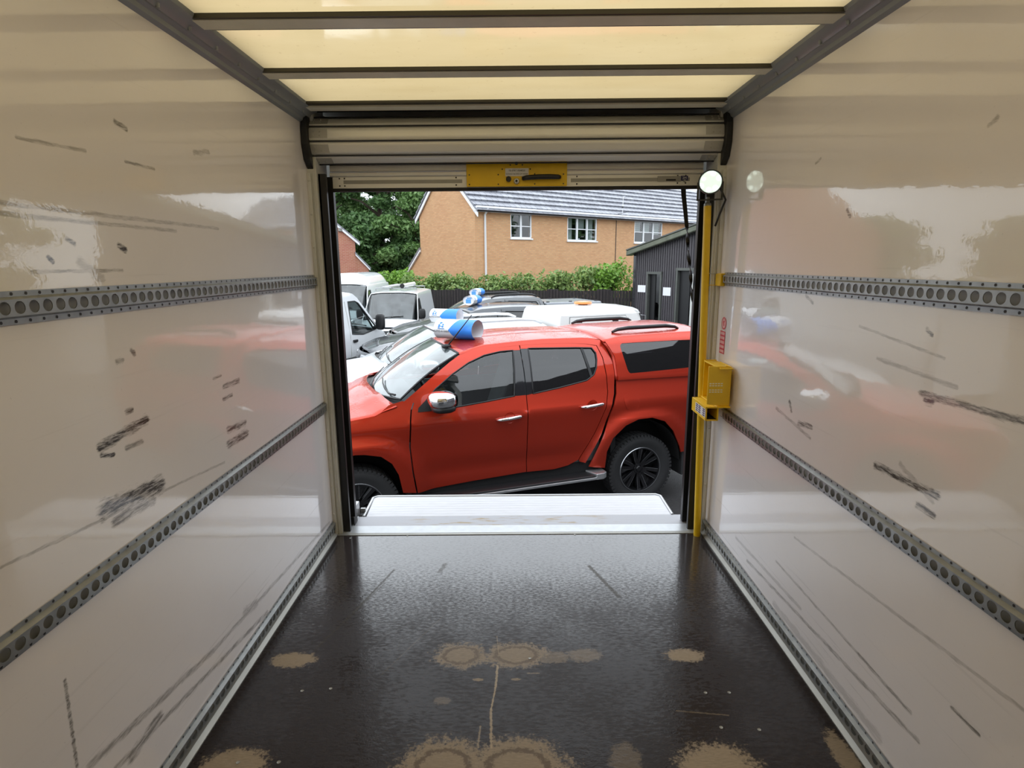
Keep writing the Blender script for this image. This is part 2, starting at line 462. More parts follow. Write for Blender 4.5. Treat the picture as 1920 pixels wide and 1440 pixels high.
def brick_mat(name, c1, c2, mortar, axis_u):
    """stretcher bond; axis_u is the wall's horizontal direction in object space"""
    t = NT(name)
    o = t.obj()
    u = t.vm('DOT_PRODUCT', o, tuple(axis_u))
    sp = t.node('ShaderNodeSeparateXYZ')
    t.l.new(o, sp.inputs[0])
    cb = t.node('ShaderNodeCombineXYZ')
    t.l.new(u, cb.inputs[0])
    t.l.new(sp.outputs['Z'], cb.inputs[1])
    b = t.node('ShaderNodeTexBrick')
    t.l.new(cb.outputs[0], b.inputs['Vector'])
    b.inputs['Scale'].default_value = 1.0
    b.inputs['Brick Width'].default_value = 0.225
    b.inputs['Row Height'].default_value = 0.075
    b.inputs['Mortar Size'].default_value = 0.011
    b.inputs['Mortar Smooth'].default_value = 0.2
    b.inputs['Color1'].default_value = (*c1, 1)
    b.inputs['Color2'].default_value = (*c2, 1)
    b.inputs['Mortar'].default_value = (*mortar, 1)
    sm = t.noise(cb.outputs[0], 0.9, 4)
    col = t.mix(t.ramp(sm, 0.3, 0.7), b.outputs['Color'], t.mix(0.25, b.outputs['Color'], (0.58, 0.38, 0.2)))
    spk = t.ramp(t.noise(cb.outputs[0], 9, 1), 0.70, 0.76)
    col = t.mix(t.math('MULTIPLY', spk, 0.5), col, (0.28, 0.12, 0.06))
    t.set(color=col, rough=0.85, normal=t.bump(b.outputs['Fac'], -0.4, 0.01))
    return t.m


def leaf_mat(name, c1, c2, c3):
    t = NT(name)
    g = t.node('ShaderNodeNewGeometry')
    r = g.outputs['Random Per Island']
    o = t.obj()
    big = t.noise(o, 0.6, 3)
    col = t.mix(r, c1, c2)
    col = t.mix(t.ramp(big, 0.4, 0.65), col, t.mix(0.6, col, c3))
    t.set(color=col, rough=0.5)
    tl = t.node('ShaderNodeBsdfTranslucent')
    t.l.new(col, tl.inputs['Color'])
    mx = t.node('ShaderNodeMixShader')
    mx.inputs[0].default_value = 0.3
    t.l.new(t.b.outputs[0], mx.inputs[1])
    t.l.new(tl.outputs[0], mx.inputs[2])
    t.l.new(mx.outputs[0], t.out.inputs[0])
    return t.m


M['leaf_tree'] = leaf_mat('tree_leaves', (0.09, 0.19, 0.05), (0.26, 0.42, 0.14), (0.14, 0.25, 0.08))
M['leaf_tree2'] = leaf_mat('dark_tree_leaves', (0.065, 0.15, 0.045), (0.19, 0.33, 0.115), (0.09, 0.17, 0.06))
M['leaf_lime'] = leaf_mat('lime_leaves', (0.12, 0.26, 0.03), (0.24, 0.42, 0.06), (0.16, 0.30, 0.04))
M['leaf_hedge'] = leaf_mat('hedge_leaves', (0.10, 0.20, 0.04), (0.30, 0.40, 0.12), (0.20, 0.24, 0.10))
M['leaf_olive'] = leaf_mat('olive_hedge_leaves', (0.13, 0.20, 0.06), (0.36, 0.38, 0.16), (0.30, 0.26, 0.14))

t = NT('fence_boards')
o = t.obj()
w = t.node('ShaderNodeTexWave', wave_type='BANDS', bands_direction='X')
w.inputs['Scale'].default_value = 2.6
w.inputs['Distortion'].default_value = 0.3
t.l.new(o, w.inputs['Vector'])
t.set(color=t.mix(t.math('MULTIPLY', w.outputs['Fac'], t.noise(o, 7)), (0.012, 0.009, 0.009), (0.055, 0.042, 0.040)), rough=0.8)
M['fence'] = t.m

t = NT('wet_roof_tiles')
o = t.obj()
b = t.node('ShaderNodeTexBrick')
b.inputs['Scale'].default_value = 1.0
b.inputs['Brick Width'].default_value = 0.33
b.inputs['Row Height'].default_value = 0.36
b.inputs['Mortar Size'].default_value = 0.012
b.inputs['Color1'].default_value = (0.21, 0.215, 0.245, 1)
b.inputs['Color2'].default_value = (0.31, 0.32, 0.355, 1)
b.inputs['Mortar'].default_value = (0.03, 0.03, 0.035, 1)
t.l.new(o, b.inputs['Vector'])
t.set(color=b.outputs['Color'], rough=0.32)
M['tile'] = t.m

t = NT('tail_lift_deck')
o = t.obj()
w = t.node('ShaderNodeTexWave', wave_type='BANDS', bands_direction='Y')
w.inputs['Scale'].default_value = 9
t.l.new(o, w.inputs['Vector'])
t.set(color=t.mix(t.noise(t.obj((4, 30, 1)), 2, 3), (0.46, 0.46, 0.48), (0.60, 0.60, 0.63)), rough=0.42, metal=0.25, normal=t.bump(w.outputs['Fac'], 0.25, 0.004))
M['deck'] = t.m
t = NT('worn_ramp_lip')
o = t.obj()
rust = t.ramp(t.noise(t.obj((5, 26, 1)), 1.5, 4), 0.50, 0.68)
sp = t.node('ShaderNodeSeparateXYZ')
t.l.new(o, sp.inputs[0])
mid = t.ramp(t.math('ABSOLUTE', t.math('SUBTRACT', sp.outputs['X'], -0.05)), 0.25, 0.75, 1.0, 0.0)
t.set(color=t.mix(t.math('MULTIPLY', rust, mid), (0.34, 0.34, 0.36), (0.27, 0.20, 0.10)), rough=0.45, metal=0.45)
M['lip'] = t.m
M['sill'] = plain('sill_aluminium', (0.50, 0.52, 0.54), 0.35, 0.5, var=0.15, nscale=22)
t = NT('shutter_slat')
o = t.obj()
dim = t.noise(t.obj((1, 1, 1)), 140, 2)
col = t.mix(t.noise(t.obj((1.5, 20, 20)), 1.5, 3), (0.78, 0.77, 0.72), (0.88, 0.87, 0.83))
t.set(color=col, rough=0.34, metal=0.15, normal=t.bump(dim, 0.25, 0.002), coat=0.15)
M['slat'] = t.m
M['clip'] = plain('slat_end_clip', (0.50, 0.49, 0.45), 0.4, 0.2)

# lamp lens
t = NT('lit_lamp_lens')
o = t.obj()
v = t.node('ShaderNodeTexVoronoi')
v.inputs['Scale'].default_value = 30
t.l.new(o, v.inputs['Vector'])
es = t.ramp(v.outputs['Distance'], 0.1, 0.5, 2.1, 0.8)
t.set(color=(0.6, 0.7, 0.62), rough=0.2, emit=(0.84, 1.0, 0.88))
t.l.new(es, t.b.inputs['Emission Strength'])
M['lens'] = t.m


# ------------------------------------------------------------------ mesh helpers
class MB:
    def __init__(self):
        self.v, self.f, self.mi = [], [], []
        self.cur = 0

    def add(self, vs, fs):
        k = len(self.v)
        self.v += [tuple(x) for x in vs]
        for f in fs:
            self.f.append(tuple(i + k for i in f))
            self.mi.append(self.cur)
        return self

    def box(self, x0, x1, y0, y1, z0, z1, mtx=None):
        vs = [Vector((x, y, z)) for x in (x0, x1) for y in (y0, y1) for z in (z0, z1)]
        if mtx is not None:
            vs = [mtx @ p for p in vs]
        return self.add(vs, [(0, 1, 3, 2), (4, 6, 7, 5), (0, 4, 5, 1), (2, 3, 7, 6), (0, 2, 6, 4), (1, 5, 7, 3)])

    def tube(self, pts, r, n=10, cap=True, closed=False):
        pts = [Vector(p) for p in pts]
        rs = r if isinstance(r, (list, tuple)) else [r] * len(pts)
        vs, fs = [], []
        prev = None
        N = len(pts)
        for i, p in enumerate(pts):
            a = pts[i - 1] if (i > 0 or closed) else p
            b = pts[(i + 1) % N] if (i < N - 1 or closed) else p
            d = (b - a).normalized()
            if prev is None:
                s = d.orthogonal().normalized()
            else:
                s = (prev - d * prev.dot(d)).normalized()
            prev = s
            q = d.cross(s)
            for k in range(n):
                an = 2 * math.pi * k / n
                vs.append(p + (s * math.cos(an) + q * math.sin(an)) * rs[i])
        for i in range(N if closed else N - 1):
            j = (i + 1) % N
            for k in range(n):
                fs.append((i * n + k, i * n + (k + 1) % n, j * n + (k + 1) % n, j * n + k))
        if cap and not closed:
            fs.append(tuple(range(n))[::-1])
            fs.append(tuple(range((N - 1) * n, N * n)))
        return self.add(vs, fs)

    def prism(self, poly, axis, a, b, mtx=None):
        """extrude a closed 2-D outline along axis from a to b; outline coords are the two other axes in order"""
        def P(u, v, w):
            return Vector({'x': (w, u, v), 'y': (u, w, v), 'z': (u, v, w)}[axis])
        n = len(poly)
        vs = [P(u, v, a) for u, v in poly] + [P(u, v, b) for u, v in poly]
        if mtx is not None:
            vs = [mtx @ p for p in vs]
        fs = [tuple(range(n))[::-1], tuple(range(n, 2 * n))] + [(i, (i + 1) % n, n + (i + 1) % n, n + i) for i in range(n)]
        return self.add(vs, fs)

    def grid(self, fn, nu, nv):
        vs = [fn(i / nu, j / nv) for i in range(nu + 1) for j in range(nv + 1)]
        fs = [(i * (nv + 1) + j, (i + 1) * (nv + 1) + j, (i + 1) * (nv + 1) + j + 1, i * (nv + 1) + j + 1) for i in range(nu) for j in range(nv)]
        return self.add(vs, fs)

    def lathe(self, prof, axis='y', n=40, c=(0, 0, 0), closed=False):
        """prof: (radius, height along axis)"""
        vs, fs = [], []
        m = len(prof)
        for k in range(n):
            a = 2 * math.pi * k / n
            for r, h in prof:
                u, v = r * math.cos(a), r * math.sin(a)
                p = {'y': (u, h, v), 'x': (h, u, v), 'z': (u, v, h)}[axis]
                vs.append((p[0] + c[0], p[1] + c[1], p[2] + c[2]))
        for k in range(n):
            k2 = (k + 1) % n
            for i in range(m if closed else m - 1):
                j = (i + 1) % m
                fs.append((k * m + i, k * m + j, k2 * m + j, k2 * m + i))
        return self.add(vs, fs)

    def ellipsoid(self, c, r, n=14, m=10, e=1.0):
        def sp(x):
            return math.copysign(abs(x) ** e, x)
        def fn(u, v):
            a, b = 2 * math.pi * u, math.pi * (v - 0.5)
            return (c[0] + r[0] * sp(math.cos(b)) * sp(math.cos(a)), c[1] + r[1] * sp(math.cos(b)) * sp(math.sin(a)), c[2] + r[2] * sp(math.sin(b)))
        return self.grid(fn, n, m)

    def build(self, name, mats, parent=None, smooth=False, bevel=0.0, solid=0.0, fix=True, seg=2):
        me = bpy.data.meshes.new(name)
        me.from_pydata([tuple(p) for p in self.v], [], self.f)
        if not isinstance(mats, (list, tuple)):
            mats = [mats]
        for m in mats:
            me.materials.append(m)
        if len(mats) > 1:
            me.polygons.foreach_set('material_index', self.mi)
        if fix:
            bm = bmesh.new()
            bm.from_mesh(me)
            bmesh.ops.remove_doubles(bm, verts=bm.verts, dist=1e-5)
            bmesh.ops.recalc_face_normals(bm, faces=bm.faces)
            bm.to_mesh(me)
            bm.free()
        if smooth:
            me.shade_smooth()
            if smooth is not True:
                me.set_sharp_from_angle(angle=math.radians(smooth))
        ob = bpy.data.objects.new(name, me)
        C.objects.link(ob)
        if parent is not None:
            ob.parent = parent
        if bevel > 0:
            bv = ob.modifiers.new('edge', 'BEVEL')
            bv.width = bevel
            bv.segments = seg
            bv.limit_method = 'ANGLE'
            bv.angle_limit = math.radians(40)
        if solid > 0:
            so = ob.modifiers.new('sheet', 'SOLIDIFY')
            so.thickness = solid
            so.offset = -1
        return ob


def tag(o, label, cat, group=None):
    o['label'] = label
    o['category'] = cat
    if group:
        o['group'] = group
    return o


def thing(name, label, cat, loc=(0, 0, 0), rz=0.0, group=None):
    o = bpy.data.objects.new(name, None)
    o.empty_display_size = 0.1
    C.objects.link(o)
    o.location = loc
    o.rotation_euler = (0, 0, rz)
    return tag(o, label, cat, group)


def struct(o):
    o['kind'] = 'structure'
    return o


def dup(o, parent=None, **kw):
    c = o.copy()
    C.objects.link(c)
    if parent is not None:
        c.parent = parent
    for ch in [x for x in C.objects if x.parent == o]:
        dup(ch, c)
    for k, v in kw.items():
        c[k] = v
    return c


def text_mesh(name, body, size, mat, parent, mtx, ext=0.0006):
    cu = bpy.data.curves.new(name, 'FONT')
    cu.body = body
    cu.size = size
    cu.align_x = 'CENTER'
    cu.align_y = 'CENTER'
    cu.extrude = ext
    tmp = bpy.data.objects.new(name + '_tmp', cu)
    me = bpy.data.meshes.new_from_object(tmp)
    bpy.data.objects.remove(tmp)
    bpy.data.curves.remove(cu)
    me.name = name
    me.materials.clear()
    me.materials.append(mat)
    me.transform(mtx)
    ob = bpy.data.objects.new(name, me)
    C.objects.link(ob)
    ob.parent = parent
    return ob


FRONT = -4.1      # bulkhead behind the camera
ZC = 2.14         # roof sheet height

# ================================================================== THE LOAD BOX (setting)
struct(MB().box(-1.0, 1.0, FRONT, 0.0, -0.035, 0.0).build('floor', M['floor']))
struct(MB().box(-1.035, -1.0, FRONT - .035, 0.0, -0.06, 2.22).build('wall_left', M['wall_l']))
struct(MB().box(1.0, 1.035, FRONT - .035, 0.0, -0.06, 2.22).build('wall_right', M['wall_r']))
struct(MB().box(-1.0, 1.0, FRONT - .035, FRONT, -0.06, 2.22).build('wall_front', M['wall_f']))
struct(MB().add([(-.965, FRONT, ZC), (.965, FRONT, ZC), (.965, 0.0, ZC), (-.965, 0.0, ZC)], [(0, 1, 2, 3)]).build('ceiling', M['roof_grp']))
# cove extrusions between wall and roof
for k, s in enumerate((-1, 1)):
    mb = MB()
    prof = [(1.0, 2.078), (0.988, 2.086), (0.985, 2.098), (0.974, 2.106), (0.968, 2.106), (0.960, 2.118), (0.942, 2.126), (0.934, 2.128), (0.930, 2.136),
            (0.930, 2.20), (1.0, 2.20)]
    mb.prism([(s * x, z) for x, z in prof], 'y', FRONT, 0.0)
    for i in range(26):
        y = FRONT + 0.1 + i * 0.156
        mb.lathe([(0.0, 2.104), (0.005, 2.105), (0.007, 2.116)], 'z', 8, (s * 0.964, y, 0))
    struct(mb.build('trim_%d' % (k + 1), M['cove'], smooth=35))
# rear corner posts
for k, s in enumerate((-1, 1)):
    mb = MB()
    mb.box(*sorted((s * 0.957, s * 1.045)), 0.0, 0.17, -0.05, 2.2)
    mb.box(*sorted((s * 0.982, s * 1.0)), -0.012, 0.0, 0.0, 1.86)
    mb.box(*sorted((s * 0.968, s * 0.973)), -0.006, 0.0, 0.0, 1.86)
    for i in range(12):
        mb.lathe([(0.0, -.016), (0.004, -.015), (0.005, -.012)], 'y', 8, (s * 0.991, 0, 0.12 + i * 0.155))
    struct(mb.build('trim_%d' % (k + 3), M['post'], bevel=0.002))
# rear header above and behind the shutter
struct(MB().box(-1.045, 1.045, 0.25, 0.29, 1.86, 2.24).box(-1.045, 1.045, 0.0, 0.29, 2.20, 2.24).build('trim_5', M['alu_dull']))
struct(MB().box(-1.045, 1.045, 0.0, 0.17, -0.06, -0.005).build('trim_6', M['alu_dull']))

fs_ = MB()
for (x, y) in [(-.755, -1.18), (-.66, -1.17), (-.84, -1.47), (-.72, -1.47), (.62, -1.20), (.70, -1.20), (.03, -1.02), (.62, -1.35), (.735, -1.36), (-.90, -.05), (-.6, -.03), (.30, -.03)]:
    fs_.lathe([(0, .0002), (.0035, .0004), (.0055, .0012), (.006, .0)], 'z', 12, (x, y, 0))
flo = fs_.build('floor_screw', M['alu_dull'], bpy.data.objects['floor'])

# roof bars
bar = thing('roof_bar', 'aluminium bar across the yellow roof, second from the roller shutter', 'roof bar', (0, -0.592, 0), 0, 'bars across the translucent roof')
MB().box(-.95, .95, 0, .012, 2.127, ZC).build('edge', M['bar_edge'], bar)
MB().box(-.95, .95, .012, .08, 2.125, ZC).build('web', M['bar'], bar)
MB().box(-.95, .95, .08, .108, 2.133, ZC).build('flange', M['alu_dull'], bar)
b2 = dup(bar, label='aluminium bar across the yellow roof, third from the roller shutter')
b2.location = (0, -1.068, 0)
b3 = dup(bar, label='aluminium bar across the yellow roof, fourth from the roller shutter, above the camera')
b3.location = (0, -1.55, 0)
for i in range(4):
    b4 = dup(bar, label='aluminium roof bar deeper in the load box, towards the bulkhead')
    b4.location = (0, -2.03 - .48 * i, 0)
hb = thing('roof_bar', 'wide aluminium roof bar tight against the roller shutter drum', 'roof bar', (0, -0.152, 0), 0, 'bars across the translucent roof')
MB().box(-.95, .95, 0, .04, 2.131, ZC).build('edge', M['bar_edge'], hb)
MB().box(-.95, .95, .04, .105, 2.124, ZC).build('web', M['bar'], hb)
MB().box(-.97, .97, .105, .17, 2.134, 2.2).build('flange', M['dark'], hb)  # dark block painted in for the unlit gap before the shutter drum


# ------------------------------------------------------------------ lashing rails
def holed_strip(mb, frame, y0, y1, w0, w1, pitch, r, n=16):
    """strip between w0..w1 with a row of round holes; frame(w, y) -> point"""
    cnt = int((y1 - y0) / pitch)
    for i in range(cnt):
        ya, yb = y0 + i * pitch, y0 + (i + 1) * pitch
        cy, cw = (ya + yb) / 2, (w0 + w1) / 2
        inner, outer = [], []
        for k in range(n):
            a = 2 * math.pi * k / n
            c, s = math.cos(a), math.sin(a)
            inner.append(frame(cw + r * s, cy + r * c))
            t_ = 1 / max(abs(c), abs(s))
            outer.append(frame(cw + t_ * s * (w1 - w0) / 2, cy + t_ * c * pitch / 2))
        mb.add(inner + outer, [(k, (k + 1) % n, n + (k + 1) % n, n + k) for k in range(n)])


def lash_rail(s, z0, z1, label, ya=FRONT, yb=-0.004):
    t = thing('lashing_rail', label, 'lashing rail', (s * 1.0, ya, z0), 0, 'lashing rails along the side walls')
    H = z1 - z0
    L = yb - ya
    P = 0.0345
    def at(out):
        return lambda w, y: Vector((-s * out, y, w))
    web = MB()
    holed_strip(web, at(0.016), 0, L, H * .26, H * .76, P, 0.0128)
    web.build('web', M['galv'], t, smooth=False, solid=0.0015)
    fl = MB()
    holed_strip(fl, at(0.003), 0, L, H * .83, H, P, 0.0028, 8)
    holed_strip(fl, at(0.003), 0, L, 0.0, H * .18, P, 0.0028, 8)
    for (wa, oa, wb, ob) in ((.76, .016, .83, .003), (.26, .016, .18, .003)):
        fl.add([(-s * oa, 0, H * wa), (-s * oa, L, H * wa), (-s * ob, L, H * wb), (-s * ob, 0, H * wb)], [(0, 1, 2, 3)])
    fl.cur = 1
    for i in range(int(L / P)):
        for w in (.915, .09):
            y_ = (i + .5) * P
            fl.add([(-s * .0036, y_ + .0036 * math.cos(k * 1.0472), H * w + .0036 * math.sin(k * 1.0472)) for k in range(6)], [tuple(range(6))])
    fl.build('flange', [M['galv'], M['ink']], t)
    MB().add([(-s * .002, 0, H * .02), (-s * .002, L, H * .02), (-s * .002, L, H * .98), (-s * .002, 0, H * .98)], [(0, 1, 2, 3)]).build('backing', M['galv_dark'], t)
    return t


lash_rail(-1, 1.319, 1.384, 'galvanised rail of round holes, upper one on the wall opposite the yellow pole')
lash_rail(-1, 0.681, 0.744, 'galvanised rail of round holes, middle one on the wall opposite the yellow pole')
lash_rail(1, 1.317, 1.381, 'galvanised rail of round holes, upper one ending at the small yellow clip', yb=-0.07)
lash_rail(1, 0.679, 0.741, 'galvanised rail of round holes, middle one ending under the yellow holder', yb=-0.17)
for s, lab in ((-1, 'low galvanised lashing rail along the floor opposite the yellow pole'), (1, 'low galvanised lashing rail along the floor beside the yellow pole')):
    r = lash_rail(s, 0.026, 0.085, lab)
    MB().prism([(0, -.026), (-s * .020, -.026), (-s * .020, -.022), (-s * .006, -.012), (-s * .005, .004), (0, .004)], 'y', 0, -FRONT - .01).build('floor_strip', M['alu_dull'], r)

# ------------------------------------------------------------------ threshold and tail lift
th = thing('threshold_plate', 'bright aluminium threshold strip at the end of the wet floor', 'threshold', (0, 0, 0))
MB().box(-.957, .957, 0.0, 0.088, -0.004, 0.004).build('plate', M['sill'], th, bevel=0.001)
MB().box(-.99, .99, -0.022, 0.0, 0.0, 0.003).build('edge_strip', M['alu_dull'], th)
tlf = thing('tail_lift', 'white ribbed tail lift platform folded level behind the threshold', 'tail lift', (0, 0.09, -0.004))
MB().prism([(0.004, 0), (0.13, .004), (0.13, -.03), (0.004, -.03)], 'x', -.93, .95).build('ramp_lip', M['lip'], tlf, bevel=0.002)
for xa, xb in ((-.945, -.925), (.945, .962)):
    MB().box(xa, xb, .004, .13, -.02, .006).build('lip_end', M['alu'], tlf)
MB().prism([(-.885, .132), (.885, .132), (.885, .405), (.862, .425), (-.880, .425), (-.902, .405)], 'z', -.035, .003).build('platform', M['deck'], tlf, bevel=0.004)
MB().tube([(-.899, .132, .002), (-.908, .405, .002), (-.884, .43, .002), (.868, .43, .002), (.892, .405, .002), (.892, .132, .002)], 0.008, 8).build('edge_bead', M['alu'], tlf)
ro = MB().lathe([(0.0, -.02), (0.018, -.02), (0.02, -.016), (0.02, .016), (0.018, .02), (0.0, .02)], 'y', 20, (-.915, .16, -.012)).build('roller', M['rubber'], tlf, smooth=40)
MB().lathe([(0.0, -.024), (0.007, -.024), (0.007, .024), (0, .024)], 'y', 12, (-.915, .16, -.012)).build('roller_pin', M['alu'], ro)
MB().box(-.955, -.935, .10, .19, -.04, .075).box(-.93, -.90, .185, .20, -.06, .03).build('arm_bracket', M['alu'], tlf, bevel=0.003)
MB().box(-.955, -.92, .02, .085, -.02, .05).build('hinge_block', M['black'], tlf, bevel=0.004)
MB().box(.958, .975, .02, .11, -.02, .08).build('hinge_block', M['black'], tlf, bevel=0.004)
for xa in (-.86, .86):
    MB().tube([(xa, .2, -.06), (xa, .5, -.6)], .02, 10).build('lift_arm', M['black'], tlf)

# ------------------------------------------------------------------ door tracks
for s, lab in ((-1, 'black door track channel on the jamb opposite the yellow pole'), (1, 'black door track channel on the jamb behind the yellow pole')):
    t_ = thing('door_track', lab, 'door track', (s * .957, 0.02, 0))
    MB().box(*sorted((0, -s * .012)), 0, .14, 0.0, 1.86).box(*sorted((0, -s * .038)), .0, .022, 0.0, 1.86).box(*sorted((0, -s * .038)), .105, .14, 0.0, 1.86).build('channel', M['black'], t_, bevel=0.002)
    # bulged guide at the drum end
    pr = [(-.05, 2.13), (-.075, 2.06), (-.08, 1.98), (-.06, 1.915), (-.01, 1.87), (.06, 1.85), (.14, 1.86), (.14, 2.17), (-.05, 2.17)]
    MB().prism(pr, 'x', *sorted((s * .041, s * .012))).build('drum_bracket', M['black'], t_, bevel=0.003)

# ------------------------------------------------------------------ roller shutter
sh = thing('roller_shutter', 'pale aluminium roller shutter rolled up above the doorway', 'roller shutter', (0, 0, 0))
YC, ZD, RD = 0.076, 2.016, 0.110
NS = 10
step = 2 * math.pi / NS
a0 = math.radians(-10)
for i in range(NS - 1):
    # slat i spans angle a..a+step, 0 deg facing the camera, positive = up
    a = a0 + step * (i - 2)
    b_ = a + step
    mb = MB()
    pts = []
    for k in range(7):
        u = .045 + .91 * k / 6
        p = Vector((YC - RD * (math.cos(a) * (1 - u) + math.cos(b_) * u), ZD + RD * (math.sin(a) * (1 - u) + math.sin(b_) * u)))
        nrm = Vector((-math.cos((a + b_) / 2), math.sin((a + b_) / 2)))
        bow = 0.002
        if k in (0, 6):
            bow = -0.008
        pts.append(p + nrm * bow)
    mb.grid(lambda u, v: (-0.972 + 1.944 * u, pts[int(round(v * 6))].x, pts[int(round(v * 6))].y), 1, 6)
    sl = mb.build('slat', M['slat'], sh, smooth=50)
    jt = Vector((YC - (RD - .001) * math.cos(a), ZD + (RD - .001) * math.sin(a)))
    MB().tube([(-.972, jt.x, jt.y), (.972, jt.x, jt.y)], .0034, 6).build('joint', M['ink'], sl)
    nm = Vector((-math.cos((a + b_) / 2), math.sin((a + b_) / 2)))
    for xx in (-.968, .968):
        sgn = 1 if xx < 0 else -1
        ca = MB()
        q0, q1 = pts[1] + nm * .002, pts[5] + nm * .002
        ca.prism([(q0.x, q0.y), (q1.x, q1.y), (q1.x - nm.x * .006, q1.y - nm.y * .006), (q0.x - nm.x * .006, q0.y - nm.y * .006)], 'x', *sorted((xx, xx + sgn * .085)))
        for uu in (.3, .7):
            q = pts[1].lerp(pts[5], uu) + nm * .003
            for dx in (.02, .05):
                ca.ellipsoid((xx + sgn * dx, q.x, q.y), (.004, .004, .004), 6, 4)
        ca.build('end_clip', M['clip'], sl)
MB().lathe([(0.0, -.97), (0.096, -.97), (0.096, .97), (0, .97)], 'x', 24, (0, YC, ZD)).build('drum', M['dark'], sh)
# hanging slats below the drum
zs = [(1.937, 1.917, .128), (1.915, 1.882, .118), (1.880, 1.858, .110)]
for (za, zb, yy) in zs:
    MB().prism([(yy, zb), (yy - .006, zb + .004), (yy - .006, za - .005), (yy, za - .001), (yy + .02, za - .001), (yy + .02, zb)], 'x', -.925, .925).build('slat', M['slat'], sh)
bb = MB().box(-.915, .915, .112, .14, 1.803, 1.857).build('bottom_rail', M['slat'], sh, bevel=0.002)
for xa, xb in ((-.86, -.27), (.27, .86)):
    MB().box(xa, xb, .1105, .113, 1.824, 1.841).build('recess', M['alu_dull'], bb)
for x in (-.88, -.855, -.30, .30, .80, .84):
    for z in (1.815, 1.85):
        MB().ellipsoid((x, .112, z), (.004, .003, .004), 8, 5).build('screw', M['ink'], bb)
MB().box(-.92, .92, .116, .138, 1.788, 1.803).build('seal', M['rubber'], sh)
lp = MB().box(-.247, .250, .098, .109, 1.804, 1.924).build('lock_panel', M['yellow'], sh, bevel=0.003)
lp['label'] = 'yellow lock panel'
hd = MB().tube([(.03, .09, 1.840), (.05, .082, 1.843), (.11, .080, 1.846), (.17, .080, 1.846), (.205, .082, 1.845), (.213, .09, 1.844)], [.010, .0115, .012, .012, .0115, .010], 12)
hd.build('handle', M['black'], lp, smooth=True)
kn = MB()
kn.lathe([(0, .080), (.010, .080), (.013, .085), (.013, .098)], 'y', 20, (-.039, 0, 1.838))
kn.build('knob', M['black'], lp, smooth=40)
ly = MB().lathe([(0.006, .086), (.012, .086), (.014, .09), (.014, .099)], 'y', 20, (.0, 0, 1.828))
ly.lathe([(0.0, .094), (.006, .094), (.006, .086)], 'y', 16, (0, 0, 1.828))
ly.build('lock', [M['alu']], lp, smooth=40)
MB().lathe([(0.0, .0855), (.0045, .0855)], 'y', 12, (0, 0, 1.828)).build('keyhole', M['dark'], lp)
MB().box(-.055, .060, .0965, .0985, 1.852, 1.889).build('label_plate', M['white_label'], lp)
RX = Matrix.Rotation(math.radians(90), 4, 'X')
text_mesh('lettering', 'TO EXIT VEHICLE', .0105, M['ink'], lp, Matrix.Translation((.002, .0962, 1.878)) @ RX)
text_mesh('lettering', 'ROTATE THE AND LIFT DOOR', .0078, M['ink'], lp, Matrix.Translation((.002, .0962, 1.862)) @ RX)
bo = MB()
for x, z in [(-.233, 1.86), (-.233, 1.815), (-.09, 1.86), (-.09, 1.815), (.09, 1.815), (.232, 1.86), (.232, 1.815), (-.07, 1.915), (.068, 1.915), (-.07, 1.885), (.068, 1.885), (-.03, 1.905), (.03, 1.905), (.09, 1.862)]:
    bo.ellipsoid((x, .097, z), (.0035, .003, .0035), 8, 5)
bo.ellipsoid((0, .097, 1.912), (.008, .003, .008), 10, 6)
bo.build('rivet', M['bar_edge'], lp)
st = MB().box(.70, .815, .108, .111, 1.822, 1.848).build('maker_plate', M['alu_dull'], bb)
MB().box(.742, .79, .106, .109, 1.826, 1.833).build('slot', M['dark'], st)
bl = MB().box(.815, .85, .107, .111, 1.826, 1.849).build('size_label', M['blue_label'], bb)
text_mesh('lettering', '2M', .017, M['white_label'], bl, Matrix.Translation((.8325, .1065, 1.8375)) @ RX)

# pull strap hanging from the shutter
ps = thing('pull_strap', 'black twisted pull strap hanging from the shutter beside the lamp', 'strap', (.834, .16, 1.83))
path = [(.834, .125, 1.832), (.838, .14, 1.80), (.846, .155, 1.76), (.853, .16, 1.726), (.862, .16, 1.67), (.869, .16, 1.621), (.878, .16, 1.55), (.889, .16, 1.461), (.902, .16, 1.38), (.914, .16, 1.297), (.926, .16, 1.21), (.937, .16, 1.13), (.943, .16, 1.05), (.947, .16, 0.95), (.949, .16, .7), (.95, .16, .35)]
mb = MB()
def strap(u, v):
    x = u * (len(path) - 1)
    i = min(int(x), len(path) - 2)
    p = Vector(path[i]).lerp(Vector(path[i + 1]), x - i)
    tw = max(0, u - .34) * 42
    w = (.013 - .004 * min(1, u * 2.4)) * (v - .5) * 2
    return (p.x + w * math.cos(tw) - .834, p.y + w * math.sin(tw) - .16, p.z - 1.83)
mb.grid(strap, 220, 1)
mb.build('webbing', M['black'], ps, solid=0.003)
MB().lathe([(0, -.058), (.006, -.058), (.006, -.03), (0, -.03)], 'y', 12, (0, 0, -.005)).build('fixing', M['alu_dull'], ps)

